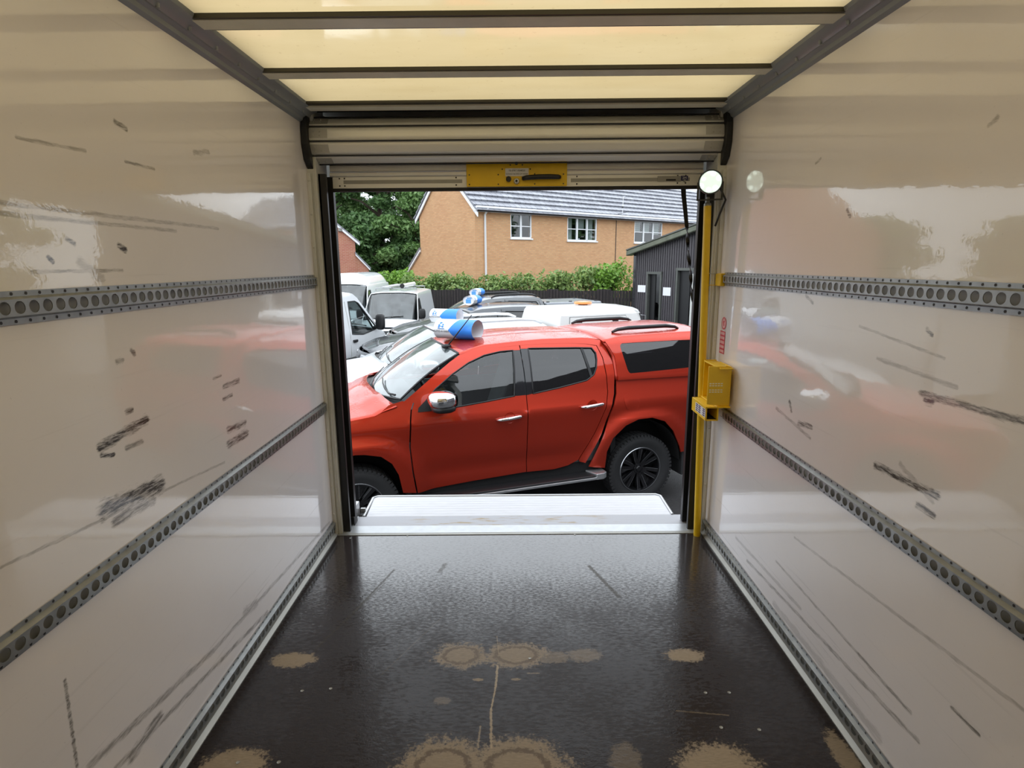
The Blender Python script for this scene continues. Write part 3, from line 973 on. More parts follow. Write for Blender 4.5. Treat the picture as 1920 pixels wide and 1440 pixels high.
# ------------------------------------------------------------------ yellow pole with holder, lamp
def pole_x(z):
    return .951 - .046 * z / 1.71
po = thing('grab_pole', 'yellow steel pole standing at the doorway jamb', 'pole', (0, 0, 0))
pm = MB()
pm.tube([(pole_x(0), -.045, 0.0), (pole_x(1.69), -.045, 1.69)], .0175, 16)
pm.build('pole', M['yellow'], po, smooth=40)
MB().lathe([(.0175, 1.69), (.0165, 1.70), (.010, 1.705), (.008, 1.73), (0, 1.73)], 'z', 14, (pole_x(1.7), -.045, 0)).build('cap', M['alu_dull'], po, smooth=40)
hz = MB()
hz.box(.925, .985, -.075, -.067, .70, .955)
hz.box(.925, .985, -.30, -.075, .945, .952)
hz.box(.922, .985, -.30, -.06, .764, .770)
hz.build('back_bracket', M['yellow'], po, bevel=0.002)
fp = MB().prism([(.879, .958), (.955, .957), (.957, .962), (.985, .955), (.985, .772), (.968, .768), (.879, .778)], 'y', -.282, -.274)
fp.box(.981, .987, -.274, -.13, .772, .955).build('front_plate', M['yellow'], po, bevel=0.002)
pr_ = MB()
for z in (.875, .865, .845, .835):
    for k in range(5):
        pr_.box(.886 + k * .013, .895 + k * .013, -.2832, -.282, z, z + .004)
pr_.build('stamped_text', M['bar'], po)
tb = MB()
for x0, x1, z0, z1 in ((.879, .938, .757, .763), (.879, .938, .697, .703), (.879, .885, .697, .763), (.932, .938, .697, .763)):
    tb.box(x0, x1, -.275, -.06, z0, z1)
tb.build('socket_tube', M['yellow'], po, bevel=0.001)
MB().box(.885, .932, -.12, -.11, .703, .757).box(.885, .932, -.27, -.11, .7031, .7035).build('socket_lining', M['dark'], po)
lb = MB().add([(.8785, -.27, .71), (.8785, -.12, .71), (.8785, -.12, .752), (.8785, -.27, .752)], [(0, 1, 2, 3)]).build('socket_label', M['white_label'], po)
mk = MB()
for y0 in (-.262, -.20, -.16):
    for z0 in (.714, .724, .734, .743):
        mk.add([(.878, y0, z0), (.878, y0 + .03, z0), (.878, y0 + .03, z0 + .006), (.878, y0, z0 + .006)], [(0, 1, 2, 3)])
mk.build('printing', M['blue_label'], lb)

cl = thing('rail_clip', 'small yellow clip capping the upper rail behind the pole', 'clip', (.99, -.05, 1.345))
MB().box(-.012, .010, -.03, .045, -.03, .03).build('body', M['yellow'], cl, bevel=0.003)
MB().tube([(-.003, .03, .028), (-.075, .03, .03)], .0018, 6).build('wire', M['alu'], cl)
MB().tube([(-.003, .03, -.028), (-.075, .03, -.026)], .0018, 6).build('wire', M['yellow'], cl)

lm = thing('work_lamp', 'round lit white work lamp on top of the yellow pole', 'lamp', (.90, -.085, 1.793))
lm.rotation_euler = (math.radians(4), 0, math.radians(-16))
MB().lathe([(0.0, 0.0), (.02, -.003), (.040, -.001), (.0485, .002)], 'y', 40, (0, -.012, 0)).build('lens', M['lens'], lm, smooth=True)
MB().lathe([(.0485, -.012), (.053, -.016), (.055, -.010), (.055, .012), (.050, .03), (.03, .046), (0, .05)], 'y', 40).build('housing', M['lamp_body'], lm, smooth=40)
MB().box(-.058, -.05, -.01, .015, -.075, 0).box(.05, .058, -.01, .015, -.075, 0).box(-.058, .058, -.01, .015, -.082, -.075).build('bracket', M['lamp_body'], lm)
MB().tube([(0, .05, 0), (.05, .06, -.03), (.075, .06, -.08), (.05, .05, -.15), (.035, .05, -.2)], .005, 8).build('cable', M['black'], lm, smooth=True)
# stickers on the wall by the pole
s1 = thing('warning_sticker', 'round red prohibition symbol sticker on the wall behind the pole', 'sticker', (.9985, -.105, 1.138))
MB().lathe([(0.024, 0), (0.030, 0)], 'x', 32, (-.0006, 0, 0)).build('ring', M['red_label'], s1)
MB().lathe([(0.0, 0), (0.024, 0)], 'x', 32, (-.0004, 0, 0)).build('face', M['pale_red'], s1)
MB().tube([(-.0008, -.006, -.011), (-.0008, .0, .0), (-.0008, .006, .011)], .002, 6).ellipsoid((-.0008, -.005, .008), (.001, .004, .004), 8, 6).build('symbol', M['red_label'], s1)
s2 = thing('notice_sticker', 'narrow red block notice sticker below the round symbol sticker', 'sticker', (.9985, -.098, 1.045))
MB().box(-.0006, -.0003, -.032, .032, -.055, .055).build('face', M['red_label'], s2)
wz = MB()
for i in range(5):
    wz.box(-.0010, -.0007, -.027, .027, -.049 + i * .0215, -.036 + i * .0215)
wz.build('text_block', M['pale_red'], s2)


# ================================================================== PICKUPS
GZ = -1.174
TR_YAW = 0.34272


def ss(a, b, x):
    u = min(1, max(0, (x - a) / (b - a)))
    return u * u * (3 - 2 * u)


YZ = [(.30, .84), (.45, .860), (.6, .878), (.8, .893), (1.0, .903), (1.12, .909), (1.165, .906), (1.19, .893), (1.26, .871), (1.33, .85), (1.45, .820), (1.58, .770), (1.70, .708), (1.80, .645), (1.90, .56), (2.0, .46)]
_zz = np.linspace(.2, 2.1, 381)
_yy = np.interp(_zz, [a for a, _ in YZ], [b for _, b in YZ])
_k = np.exp(-.5 * (np.arange(-8, 9) * .005 / .008) ** 2)
_yy[8:-8] = np.convolve(_yy, _k / _k.sum(), 'valid')


def yside(X, Z):
    y = float(np.interp(Z, _zz, _yy))
    for xw in (0.0, 3.0):
        r = math.hypot(X - xw, Z - .42)
        y += .045 * (1 - ss(.56, .74, r)) * (1 - ss(.98, 1.12, Z))
    y -= .015 * math.exp(-((Z - .66) / .10) ** 2) * ss(.5, .8, X) * (1 - ss(2.2, 2.5, X))
    y -= .32 * min(1, max(0, (X - 3.15) / .8)) ** 2
    return y


def ycan(X, Z):
    return float(np.interp(Z, [1.3, 1.42, 1.58, 1.70, 1.80, 1.85, 1.90], [.862, .85, .805, .762, .712, .66, .58]))


def resample(poly, d=.03, closed=True):
    out = []
    n = len(poly)
    for i in range(n if closed else n - 1):
        a, b = Vector(poly[i]), Vector(poly[(i + 1) % n])
        k = max(1, int((b - a).length / d))
        for j in range(k):
            out.append(a.lerp(b, j / k))
    if not closed:
        out.append(Vector(poly[-1]))
    return out


def smooth_poly(poly, it=1):
    """Chaikin on an open/closed list of points to round traced corners"""
    for _ in range(it):
        q = []
        n = len(poly)
        for i in range(n):
            a, b = Vector(poly[i]), Vector(poly[(i + 1) % n])
            q += [a.lerp(b, .2), a.lerp(b, .8)]
        poly = q
    return poly


def inside(p, poly):
    c = False
    n = len(poly)
    j = n - 1
    for i in range(n):
        a, b = poly[i], poly[j]
        if (a.y > p.y) != (b.y > p.y) and p.x < (b.x - a.x) * (p.y - a.y) / (b.y - a.y) + a.x:
            c = not c
        j = i
    return c


def seg_d(p, a, b):
    ab = b - a
    t_ = max(0, min(1, (p - a).dot(ab) / max(ab.length_squared, 1e-12)))
    return (p - a - ab * t_).length


def panel(name, poly, yf, mat, parent, inset=0.0, cell=.05, thick=.02, holes=()):
    """a sheet cut to a traced side outline, lifted onto the body side"""
    loop = resample(poly, .03)
    rings = [loop] + [resample(h, .03) for h in holes]
    verts, edges = [], []
    for r in rings:
        k = len(verts)
        verts += r
        edges += [(k + i, k + (i + 1) % len(r)) for i in range(len(r))]
    xs = [p.x for p in loop]
    zs_ = [p.y for p in loop]
    x = min(xs) + cell / 2
    while x < max(xs):
        z = min(zs_) + cell / 2
        while z < max(zs_):
            p = Vector((x, z))
            if inside(p, loop) and not any(inside(p, r) for r in rings[1:]):
                if min(seg_d(p, r[i], r[(i + 1) % len(r)]) for r in rings for i in range(len(r))) > cell * .35:
                    verts.append(p)
            z += cell
        x += cell
    vo, _, fo, *_ = delaunay_2d_cdt(verts, edges, [], 1, 1e-6)
    fs = []
    for f_ in fo:
        c_ = sum((vo[i] for i in f_), Vector((0, 0))) / len(f_)
        if any(inside(c_, r) for r in rings[1:]):
            continue
        p0, p1, p2 = vo[f_[0]], vo[f_[1]], vo[f_[2]]
        fs.append(tuple(f_) if (p1 - p0).cross(p2 - p0) < 0 else tuple(f_)[::-1])      # outward = +Y
    V, Nn = [], []
    h = .006
    for p in vo:
        V.append(Vector((p.x, yf(p.x, p.y) - inset, p.y)))
        Nn.append(Vector((-(yf(p.x + h, p.y) - yf(p.x - h, p.y)) / (2 * h), 1, -(yf(p.x, p.y + h) - yf(p.x, p.y - h)) / (2 * h))).normalized())
    if thick > 0:                                             # turned-in edge all round
        cnt = {}
        for f_ in fs:
            for i in range(3):
                e = (f_[i], f_[(i + 1) % 3])
                if (e[1], e[0]) in cnt:
                    del cnt[(e[1], e[0])]
                else:
                    cnt[e] = 1
        for (i, j) in list(cnt):
            k = len(V)
            d = (V[j] - V[i])
            out = d.cross(Nn[i]).normalized()
            for q in (i, j):
                V.append(V[q].copy())
                Nn.append(out)
            for q in (j, i):
                V.append(V[q] - Nn[q] * thick)
                Nn.append(out)
            fs.append((k + 1, k, k + 3, k + 2))
    me = bpy.data.meshes.new(name)
    me.from_pydata(V, [], fs)
    me.materials.append(mat)
    me.shade_smooth()
    me.normals_split_custom_set_from_vertices(Nn)
    ob = bpy.data.objects.new(name, me)
    C.objects.link(ob)
    ob.parent = parent
    return ob


def mirror(o):
    c = o.copy()
    C.objects.link(c)
    c.scale = (c.scale[0], -c.scale[1], c.scale[2])
    for ch in [x for x in C.objects if x.parent == o]:
        d = ch.copy()
        C.objects.link(d)
        d.parent = c
    return c


SEAM_UP = [(2.436, 1.347), (2.312, 1.472), (2.2, 1.563), (2.086, 1.646), (1.975, 1.697), (1.863, 1.739), (1.641, 1.786), (1.325, 1.800), (1.054, 1.801), (0.75, 1.792), (0.579, 1.777), (0.46, 1.756)]
RSEAM = [(0.46, 1.756), (0.422, 1.637), (.412, 1.46), (0.416, 1.291), (0.457, 1.133), (0.564, 0.896), (0.677, 0.699), (0.744, 0.589)]
CABREAR = [(0.411, 1.812), (0.365, 1.729), (0.322, 1.578), (.320, 1.47), (0.335, 1.369), (0.351, 1.264), (0.409, 1.107), (0.508, 0.859), (0.673, 0.55)]
ROOFEDGE = [(2.532, 1.364), (2.23, 1.575), (2.06, 1.685), (1.936, 1.752), (1.80, 1.795), (1.689, 1.815), (1.298, 1.834), (1.042, 1.840), (0.565, 1.832)]
FDOOR = [(2.436, 1.347), (2.312, 1.472), (2.2, 1.563), (2.086, 1.646), (1.975, 1.697), (1.863, 1.739), (1.641, 1.786), (1.322, 1.799),
         (1.322, 1.757), (1.397, 1.757), (1.537, 1.752), (1.704, 1.727), (1.873, 1.669), (2.042, 1.580), (2.227, 1.455), (2.395, 1.292),
         (2.36, 1.272), (2.041, 1.276), (1.75, 1.300), (1.449, 1.330), (1.327, 1.330), (1.338, .855), (1.334, .535), (1.9, .515), (2.448, 0.485), (2.480, 0.707), (2.495, 0.948), (2.478, 1.185), (2.464, 1.279)]
RDOOR = [(1.312, 1.799), (1.054, 1.800), (0.75, 1.791), (0.583, 1.775), (0.468, 1.752), (0.432, 1.637), (.421, 1.46), (0.425, 1.291), (0.465, 1.133), (0.572, 0.896), (0.685, 0.699), (0.752, 0.591),
         (.87, .545), (1.027, 0.523), (1.326, 0.533), (1.330, .855), (1.319, 1.328), (1.251, 1.338), (0.957, 1.373), (0.65, 1.422), (0.560, 1.472), (0.518, 1.54), (.497, 1.62), (0.493, 1.683), (0.527, 1.735), (0.708, 1.745), (1.233, 1.765), (1.312, 1.767)]
SIDEFRAME = ROOFEDGE + CABREAR + [(.735, .57)] + RSEAM[::-1] + SEAM_UP[::-1][1:]
FENDER = [(2.545, 1.372), (2.669, 1.346), (2.791, 1.257), (3.079, 1.226), (3.5, 1.165), (3.78, 1.07), (3.84, .95), (3.78, .80), (3.55, .60),
          (3.42, .50), (3.405, .60), (3.36, .72), (3.28, .82), (3.18, .895), (3.089, 0.928), (3.0, .938), (2.92, 0.931), (2.774, 0.895), (2.678, 0.814), (2.621, 0.695), (2.586, 0.508), (2.462, 0.488),
          (2.494, 0.707), (2.509, 0.948), (2.492, 1.185), (2.476, 1.279), (2.447, 1.350)]
BEDSIDE = [(.306, 1.399), (.322, 1.262), (.386, 1.105), (.482, .858), (.640, .51), (.458, .479), (.449, .66), (.384, .806), (.239, .93), (.089, .984), (-.079, .985), (-.24, .928),
           (-.356, .808), (-.46, .612), (-.483, .545), (-.635, .555), (-1.20, .60), (-1.235, .9), (-1.25, 1.2), (-1.235, 1.372), (-.681, 1.380)]
CANSIDE = [(.385, 1.800), (.345, 1.73), (.304, 1.640), (.298, 1.55), (.300, 1.451), (.304, 1.412), (-.681, 1.392), (-1.235, 1.384), (-1.20, 1.47), (-.96, 1.80), (-.88, 1.842), (-.5, 1.842), (.192, 1.832)]
CANGLASS = [(.222, 1.735), (.21, 1.762), (.18, 1.772), (-.649, 1.768), (-.70, 1.755), (-.764, 1.693), (-.80, 1.60), (-.79, 1.50), (-.708, 1.478), (.132, 1.461), (.155, 1.47), (.172, 1.50), (.196, 1.60)]
FGLASS = [(2.395, 1.285), (2.227, 1.455), (2.042, 1.580), (1.873, 1.669), (1.704, 1.727), (1.537, 1.752), (1.397, 1.757), (1.449, 1.330), (1.75, 1.300), (2.041, 1.276), (2.36, 1.270)]
RGLASS = [(1.233, 1.767), (.708, 1.746), (.527, 1.735), (.493, 1.683), (.497, 1.62), (.518, 1.54), (.560, 1.472), (.65, 1.422), (.957, 1.373), (1.251, 1.336), (1.242, 1.58)]
WHEEL_CACHE = {}


def make_wheel(parent, x, s, first=None):
    if first is None:
        tyre = MB()
        prof = [(.245, -.10), (.300, -.118), (.345, -.122), (.372, -.112), (.386, -.088), (.3875, 0), (.386, .088), (.372, .112), (.345, .122), (.300, .118), (.245, .10)]
        tyre.lathe(prof, 'y', 64)
        # shoulder tread blocks
        for k in range(56):
            a = 2 * math.pi * k / 56
            m_ = Matrix.Rotation(-a, 4, 'Y')
            tyre.box(.355, .391, .080, .119, -.013, .013, m_)
            tyre.box(.384, .392, -.06, .06, -.015, .012, m_)
        ty = tyre.build('wheel', M['rubber'], parent, smooth=35)
        rim = MB()
        rim.cur = 0
        rim.lathe([(.252, .10), (.244, .108), (.232, .106), (.226, .08), (.225, -.08)], 'y', 64)
        rim.lathe([(0, .02), (.225, .0)], 'y', 32)
        rim.cur = 1
        rim.lathe([(.253, .106), (.249, .111), (.244, .110)], 'y', 64)
        for k in range(6):
            a0_ = 2 * math.pi * k / 6 + .35
            for da in (-.17, .17):
                m_ = Matrix.Rotation(-(a0_ + da), 4, 'Y')
                rim.cur = 0
                pts = [(.05, .062), (.14, .075), (.232, .098)]
                w0, w1 = .017, .021
                rim.add([m_ @ Vector(p) for p in [(.05, .062, -w0), (.05, .062, w0), (.14, .076, -w0), (.14, .076, w0), (.236, .100, -w1), (.236, .100, w1),
                                                   (.05, .03, -w0), (.05, .03, w0), (.14, .03, -w0), (.14, .03, w0), (.236, .04, -w1), (.236, .04, w1)]],
                        [(0, 1, 3, 2), (2, 3, 5, 4), (0, 2, 8, 6), (2, 4, 10, 8), (1, 7, 9, 3), (3, 9, 11, 5)])
                rim.cur = 1
                sg = 1 if da > 0 else -1
                rim.add([m_ @ Vector(p) for p in [(.09, .0695, sg * .0148), (.09, .0695, sg * .0175), (.232, .1005, sg * .0212), (.232, .1005, sg * .018)]], [(0, 1, 2, 3)])
        rm = rim.build('rim', [M['rim_black'], M['rim_cut']], ty, smooth=30, fix=False)
        hb_ = MB().lathe([(.058, .05), (.055, .068), (.036, .072), (.034, .082), (.028, .088), (0, .09)], 'y', 24)
        for k in range(6):
            a = 2 * math.pi * k / 6
            hb_.lathe([(0, .082), (.007, .082), (.009, .062)], 'y', 8, (.046 * math.cos(a), 0, .046 * math.sin(a)))
        hb_.build('hub_cap', M['rim_black'], ty, smooth=40)
        ty.location = (x, s * .765, .3875)
        return ty
    c = first.copy()
    C.objects.link(c)
    c.parent = parent
    for ch in [q for q in C.objects if q.parent == first]:
        d = ch.copy()
        C.objects.link(d)
        d.parent = c
    c.location = (x, s * .765, .3875)
    c.scale = (1, s, 1)
    return c


WHEEL0 = None


def pickup(label, paint, loc, yaw, canopy='body', rails=None, detail=True, zs=1.0, name='pickup_truck'):
    global WHEEL0
    T = thing(name, label, 'pickup truck', (loc[0], loc[1], GZ), 0)
    T.rotation_euler = (0, 0, yaw + math.pi)
    T.scale = (1, 1, zs)
    Pm = M[paint]
    def both(o):
        return (o, mirror(o))
    both(panel('side_frame', SIDEFRAME, yside, Pm, T))
    both(panel('fender', FENDER, yside, Pm, T))
    both(panel('bed_side', BEDSIDE, yside, Pm, T))
    # doors
    fd = panel('front_door', FDOOR, yside, Pm, T)
    rd = panel('rear_door', RDOOR, yside, Pm, T)
    for d, gl, gm, (h0, h1) in ((fd, FGLASS, 'glass', ((1.655, 1.122), (1.39, 1.138))), (rd, RGLASS, 'glass_dark', ((.755, 1.169), (.488, 1.184)))):
        panel('window', gl, yside, M[gm], d, inset=.012, thick=.0, cell=.08)
        if d is fd:
            pil = [(1.397, 1.762), (1.3225, 1.762), (1.328, 1.322), (1.449, 1.332)]
            mir = [(2.402, 1.300), (2.41, 1.262), (2.20, 1.262), (2.24, 1.30), (2.30, 1.385)]
            panel('mirror_base', mir, yside, M['black'], d, inset=-.006, thick=.01)
        else:
            pil = [(1.312, 1.770), (1.233, 1.770), (1.242, 1.58), (1.251, 1.334), (1.318, 1.326)]
            panel('window_divider', [(.655, 1.745), (.628, 1.744), (.575, 1.468), (.602, 1.452)], yside, M['black'], d, inset=.004, thick=.01)
        panel('pillar_trim', pil, yside, M['blackgloss'], d, inset=.003, thick=.01)
        loop = resample(gl, .05)
        MB().tube([(p.x, yside(p.x, p.y) - .002, p.y) for p in loop], .0075, 6, closed=True).build('window_seal', M['black'], d, smooth=True)
        hd_ = MB()
        ym = [yside(h0[0] * (1 - u) + h1[0] * u, 1.13) for u in (0, .5, 1)]
        hp = [(h0[0], ym[0] + .012, h0[1]), (h0[0] - .05, ym[0] + .036, h0[1] + .004), (h0[0] * .45 + h1[0] * .55, ym[1] + .042, (h0[1] + h1[1]) / 2 + .004), (h1[0] + .04, ym[2] + .036, h1[1] + .002), (h1[0], ym[2] + .012, h1[1])]
        hd_.tube(hp, [.012, .016, .018, .017, .013], 10)
        hd_.build('handle', M['chrome'], d, smooth=True)
        xm = h0[0] * .48 + h1[0] * .52
        MB().lathe([(0, .0), (.045, .001), (.055, .006)], 'y', 20, (xm, yside(xm, 1.13) - .006, (h0[1] + h1[1]) / 2)).build('handle_recess', Pm, d, smooth=True)
        mirror(d)
    # door mirror
    if detail:
        mr = MB().ellipsoid((2.215, 1.04, 1.40), (.130, .125, .075), 24, 14, .72).build('wing_mirror', M['chrome'], T, smooth=True)
        MB().ellipsoid((2.20, 1.02, 1.322), (.115, .125, .045), 20, 8, .8).tube([(2.27, .86, 1.30), (2.24, .95, 1.315)], .03, 8).build('mirror_foot', M['black'], mr, smooth=True)
        MB().lathe([(0, 0), (.068, 0)], 'x', 20, (2.083, 1.04, 1.40)).build('mirror_glass', M['blackgloss'], mr).scale = (1, 1, 1)
        mirror(mr)
    # roof
    def roof(u, v):
        X = 1.94 - u * 1.53
        e = float(np.interp(X, [.41, .565, 1.042, 1.298, 1.689, 1.80, 1.94], [1.812, 1.832, 1.840, 1.834, 1.815, 1.795, 1.750]))
        ye = yside(X, e) + .004
        k = 2 * v - 1
        bow = .045 * (1 - abs(k) ** 2.4)
        Xb = X + .08 * (1 - k * k) * (1 - u) ** 2
        rib = .006 * (math.exp(-((abs(k) - .35) / .06) ** 2))
        return (Xb, ye * k, e + bow - rib * ss(.05, .2, u))
    MB().grid(roof, 24, 32).build('roof', Pm, T, smooth=True, solid=.02)
    # windscreen
    def ws(u, v):
        k = 2 * v - 1
        b = Vector((2.545 + .20 * (1 - k * k), .745 * k, 1.368 - .03 * (1 - k * k)))
        t_ = Vector((1.945 + .085 * (1 - k * k), .632 * k, 1.752 + .045 * (1 - abs(k) ** 2.4)))
        p = b.lerp(t_, u)
        p.z += .035 * math.sin(math.pi * u)
        return p
    w_ = MB().grid(ws, 10, 20).build('windscreen', M['glass_ws'], T, smooth=True)
    rim_ = [ws(0, j / 20) for j in range(21)] + [ws(i / 10, 1) for i in range(1, 11)] + [ws(1, 1 - j / 20) for j in range(1, 21)] + [ws(1 - i / 10, 0) for i in range(1, 10)]
    MB().tube(rim_, .012, 6, closed=True).build('windscreen_seal', M['black'], w_, smooth=True)
    # bonnet
    def hood(u, v):
        k = 2 * v - 1
        X = 2.60 + u * 1.20
        ze = float(np.interp(X, [2.6, 2.669, 2.791, 3.079, 3.5, 3.80], [1.350, 1.340, 1.262, 1.231, 1.170, 1.07]))
        if X < 2.80:
            ze = 1.275 + (2.80 - X) * .30
        ye = yside(X, min(ze, 1.26)) - .004
        Xf = X + (.17 * (1 - u) + .10 * u) * (1 - k * k)
        bow = (.075 - .035 * u) * (1 - abs(k) ** 2.2)
        crease = .012 * math.exp(-((abs(k) - .62) / .08) ** 2)
        return (Xf, ye * k, ze + bow + crease)
    MB().grid(hood, 18, 30).build('bonnet', Pm, T, smooth=True, solid=.015)
    def cowl(u, v):
        k = 2 * v - 1
        a = ws(0, v) + Vector((-.03, 0, -.012))
        b = Vector(hood(0.03, v)) + Vector((0, 0, -.008))
        return a.lerp(b, u) - Vector((0, 0, .02 * math.sin(math.pi * u)))
    MB().grid(cowl, 4, 20).build('cowl', M['black'], T, smooth=True)
    # wipers lie at the foot of the windscreen
    if detail:
        for (va, vb) in ((.97, .56), (.56, .14)):
            pts = [ws(.02, va) + Vector((.03, 0, .03))] + [ws(.035 + .05 * q, va + (vb - va) * (q + 1) / 4) + Vector((.012, 0, .018)) for q in range(4)]
            MB().tube(pts, [.010, .009, .008, .007, .006], 6).build('wiper', M['black'], T, smooth=True)
    # nose
    def nose(u, v):
        k = 2 * v - 1
        Z = .45 + .62 * u
        Xe = float(np.interp(Z, [.45, .6, .8, .95, 1.07], [3.50, 3.60, 3.80, 3.86, 3.80]))
        ye = yside(min(Xe, 3.84), Z) - .006
        return (Xe + .16 * (1 - k * k), ye * k, Z)
    ns = MB().grid(nose, 10, 24).build('front_bumper', Pm, T, smooth=True, solid=.02)
    MB().grid(lambda u, v: Vector(nose(.42 + .48 * u, .28 + .44 * v)) + Vector((.012, 0, 0)), 4, 12).build('grille', M['blackgloss'], ns, smooth=True, solid=.02)
    for v0, v1 in ((.03, .25), (.97, .75)):
        MB().grid(lambda u, v: Vector(nose(.66 + .26 * u, v0 + (v1 - v0) * v)) + Vector((.014, 0, 0)), 4, 8).build('headlight', M['chrome'], ns, smooth=True, solid=.01)
    MB().grid(lambda u, v: Vector(nose(.02 + .30 * u, .22 + .56 * v)) + Vector((.012, 0, 0)), 3, 10).build('intake', M['black'], ns, smooth=True, solid=.01)
    # dark inner shell, arches, underbody
    un = MB()
    un.box(-1.15, 3.6, -.56, .56, .36, .56)
    un.box(.47, 2.53, -.835, .835, .40, .56)
    un.box(2.50, 3.55, -.56, .56, .5, 1.1)
    un.box(-1.18, .30, -.56, .56, .5, 1.25)
    un.box(-1.19, -.50, -.83, .83, .55, 1.3)
    un.box(.28, .335, -.80, .80, .5, 1.32)
    un.box(.29, .33, -.60, .60, 1.3, 1.72)
    un.build('underbody', M['dark'], T)
    for xw in (0, 3.0):
        for s in (-1, 1):
            ar = MB()
            ar.grid(lambda u, v: (xw + .50 * math.cos(math.pi * u), s * (.56 + .31 * v), .44 + .50 * math.sin(math.pi * u)), 16, 1)
            ar.box(xw - .5, xw + .5, *sorted((s * .55, s * .56)), .3, .95)
            ar.build('wheel_arch_liner', M['dark'], T, smooth=40)
    # cabin: door inners, floor, dash, seats
    ci = MB().box(.40, 2.55, -.82, .82, .55, .60).box(2.28, 2.62, -.78, .78, .95, 1.27)
    for s in (-1, 1):
        ci.box(.50, 2.45, *sorted((s * .80, s * .845)), .56, 1.24)
    ci.box(.41, 1.9, -.60, .60, 1.765, 1.775)
    ci.build('cabin_trim', M['seat'], T)
    if detail:
        for s in (-1, 1):
            se = MB().prism([(1.25, .62), (1.80, .66), (1.82, .86), (1.33, .84), (1.14, 1.38), (1.10, 1.58), (1.02, 1.58), (1.02, 1.38)], 'y', s * .38 - .25, s * .38 + .25)
            se.build('seat', M['seat'], T, bevel=.04, seg=3)
        MB().lathe([(.17, -.012), (.185, 0), (.17, .012), (.155, 0)], 'x', 28, (0, 0, 0), closed=True).build('steering_wheel', M['black'], T, smooth=True).matrix_local = Matrix.Translation((2.08, -.38, 1.18)) @ Matrix.Rotation(math.radians(25), 4, 'Y')
        MB().prism([(.52, .62), (.95, .66), (.96, .84), (.64, .84), (.54, 1.45), (.46, 1.45)], 'y', -.66, .66).build('rear_bench', M['seat'], T, bevel=.03)
    # side step
    for s in (-1, 1):
        stp = MB().box(.62, 2.42, *sorted((s * .845, s * 1.0)), .405, .445).build('side_step', M['black'], T, bevel=.01)
        MB().box(.60, 2.44, *sorted((s * .992, s * 1.008)), .398, .425).build('step_edge', M['alu'], stp, bevel=.005)
        MB().prism([(.47, s * .86), (.50, s * .85), (.66, s * .85), (.60, s * 1.008), (.52, s * 1.008), (.47, s * .97)], 'z', .395, .462).build('end_cap', M['alu'], stp, bevel=.008)
        MB().box(-.55, -.525, *sorted((s * .64, s * .885)), .26, .62).build('mud_flap', M['rubber'], T, bevel=.004)
    # wheels
    for x in (0.0, 3.0):
        for s in (1, -1):
            w_ = make_wheel(T, x, s, WHEEL0)
            if WHEEL0 is None:
                WHEEL0 = w_
    # tailgate
    MB().box(-1.25, -1.21, -.80, .80, .62, 1.37).build('tailgate', Pm, T, bevel=.015)
    MB().box(-1.36, -1.22, -.82, .82, .48, .62).build('rear_bumper', M['black'], T, bevel=.02)
    if canopy == 'body':
        for o in both(panel('canopy_side', CANSIDE, ycan, Pm, T, holes=[smooth_poly(CANGLASS, 1)])):
            pass
        both(panel('canopy_window', smooth_poly(CANGLASS, 1), ycan, M['glass_dark'], T, inset=.006, thick=0, cell=.1))
        both(panel('canopy_ledge', [(.30, 1.448), (.302, 1.405), (-1.236, 1.378), (-1.225, 1.425)], lambda X, Z: ycan(X, Z) + .016, Pm, T))
        def cr(u, v):
            k = 2 * v - 1
            X = .40 - u * 1.36
            e = float(np.interp(X, [-.96, -.88, -.5, .192, .40], [1.80, 1.842, 1.842, 1.832, 1.800]))
            return (X, (ycan(X, e) + .002) * k, e + .055 * (1 - abs(k) ** 2.6))
        MB().grid(cr, 20, 28).build('canopy_roof', Pm, T, smooth=True, solid=.02)
        def cb(u, v):
            k = 2 * v - 1
            z = 1.80 - u * .42
            X = -.96 - (1.80 - z) / .42 * .27
            top = Vector(cr(1, v))
            p = Vector((X, ycan(X, z) * k, z))
            return top.lerp(p, ss(0, .3, u)) if u < .3 else p
        MB().grid(cb, 10, 20).build('canopy_rear', Pm, T, smooth=True, solid=.02)
        def cf(u, v):
            k = 2 * v - 1
            z = 1.80 - u * .40
            X = float(np.interp(z, [1.41, 1.45, 1.64, 1.80], [.303, .30, .303, .385]))
            return (X - .01, (ycan(X, z) - .01) * k, z + .05 * (1 - k * k) * (1 - u))
        MB().grid(cf, 8, 12).build('canopy_front', Pm, T, smooth=True, solid=.02)
        MB().box(-1.15, .27, -.70, .70, 1.25, 1.40).build('bed_floor', M['dark'], T)
        for yy in (.52, -.50):
            MB().tube([(.20, yy, 1.868), (.13, yy, 1.893), (0.0, yy, 1.905), (-.48, yy, 1.908), (-.60, yy, 1.893), (-.65, yy, 1.872)], [.012, .020, .023, .023, .018, .010], 10).build('canopy_rail', M['black'], T, smooth=True)
    elif canopy == 'box':
        cm = M['grp_white']
        prof = [(.86, 1.38), (.85, 1.50), (.73, 1.96), (.66, 2.01), (.50, 2.035), (0, 2.05)]
        ring = prof + [(-a, b) for a, b in prof[::-1][1:]]
        def shell(u, v):
            i = v * (len(ring) - 1)
            j = min(int(i), len(ring) - 2)
            p = Vector(ring[j]).lerp(Vector(ring[j + 1]), i - j)
            X = .36 - u * 1.62
            f = (p.y - 1.38) / .67
            if u < .12:
                X -= (f * .14) * (1 - u / .12)
            if u > .88:
                X += (f * .30) * ((u - .88) / .12)
            return (X, p.x, p.y)
        cs = MB().grid(shell, 16, len(ring) * 2 - 2)
        for u in (0.0, 1.0):
            n_ = len(ring) * 2 - 2
            cs.add([shell(u, j / n_) for j in range(n_ + 1)], [tuple(range(n_ + 1))])
        cs = cs.build('canopy', cm, T, smooth=35)
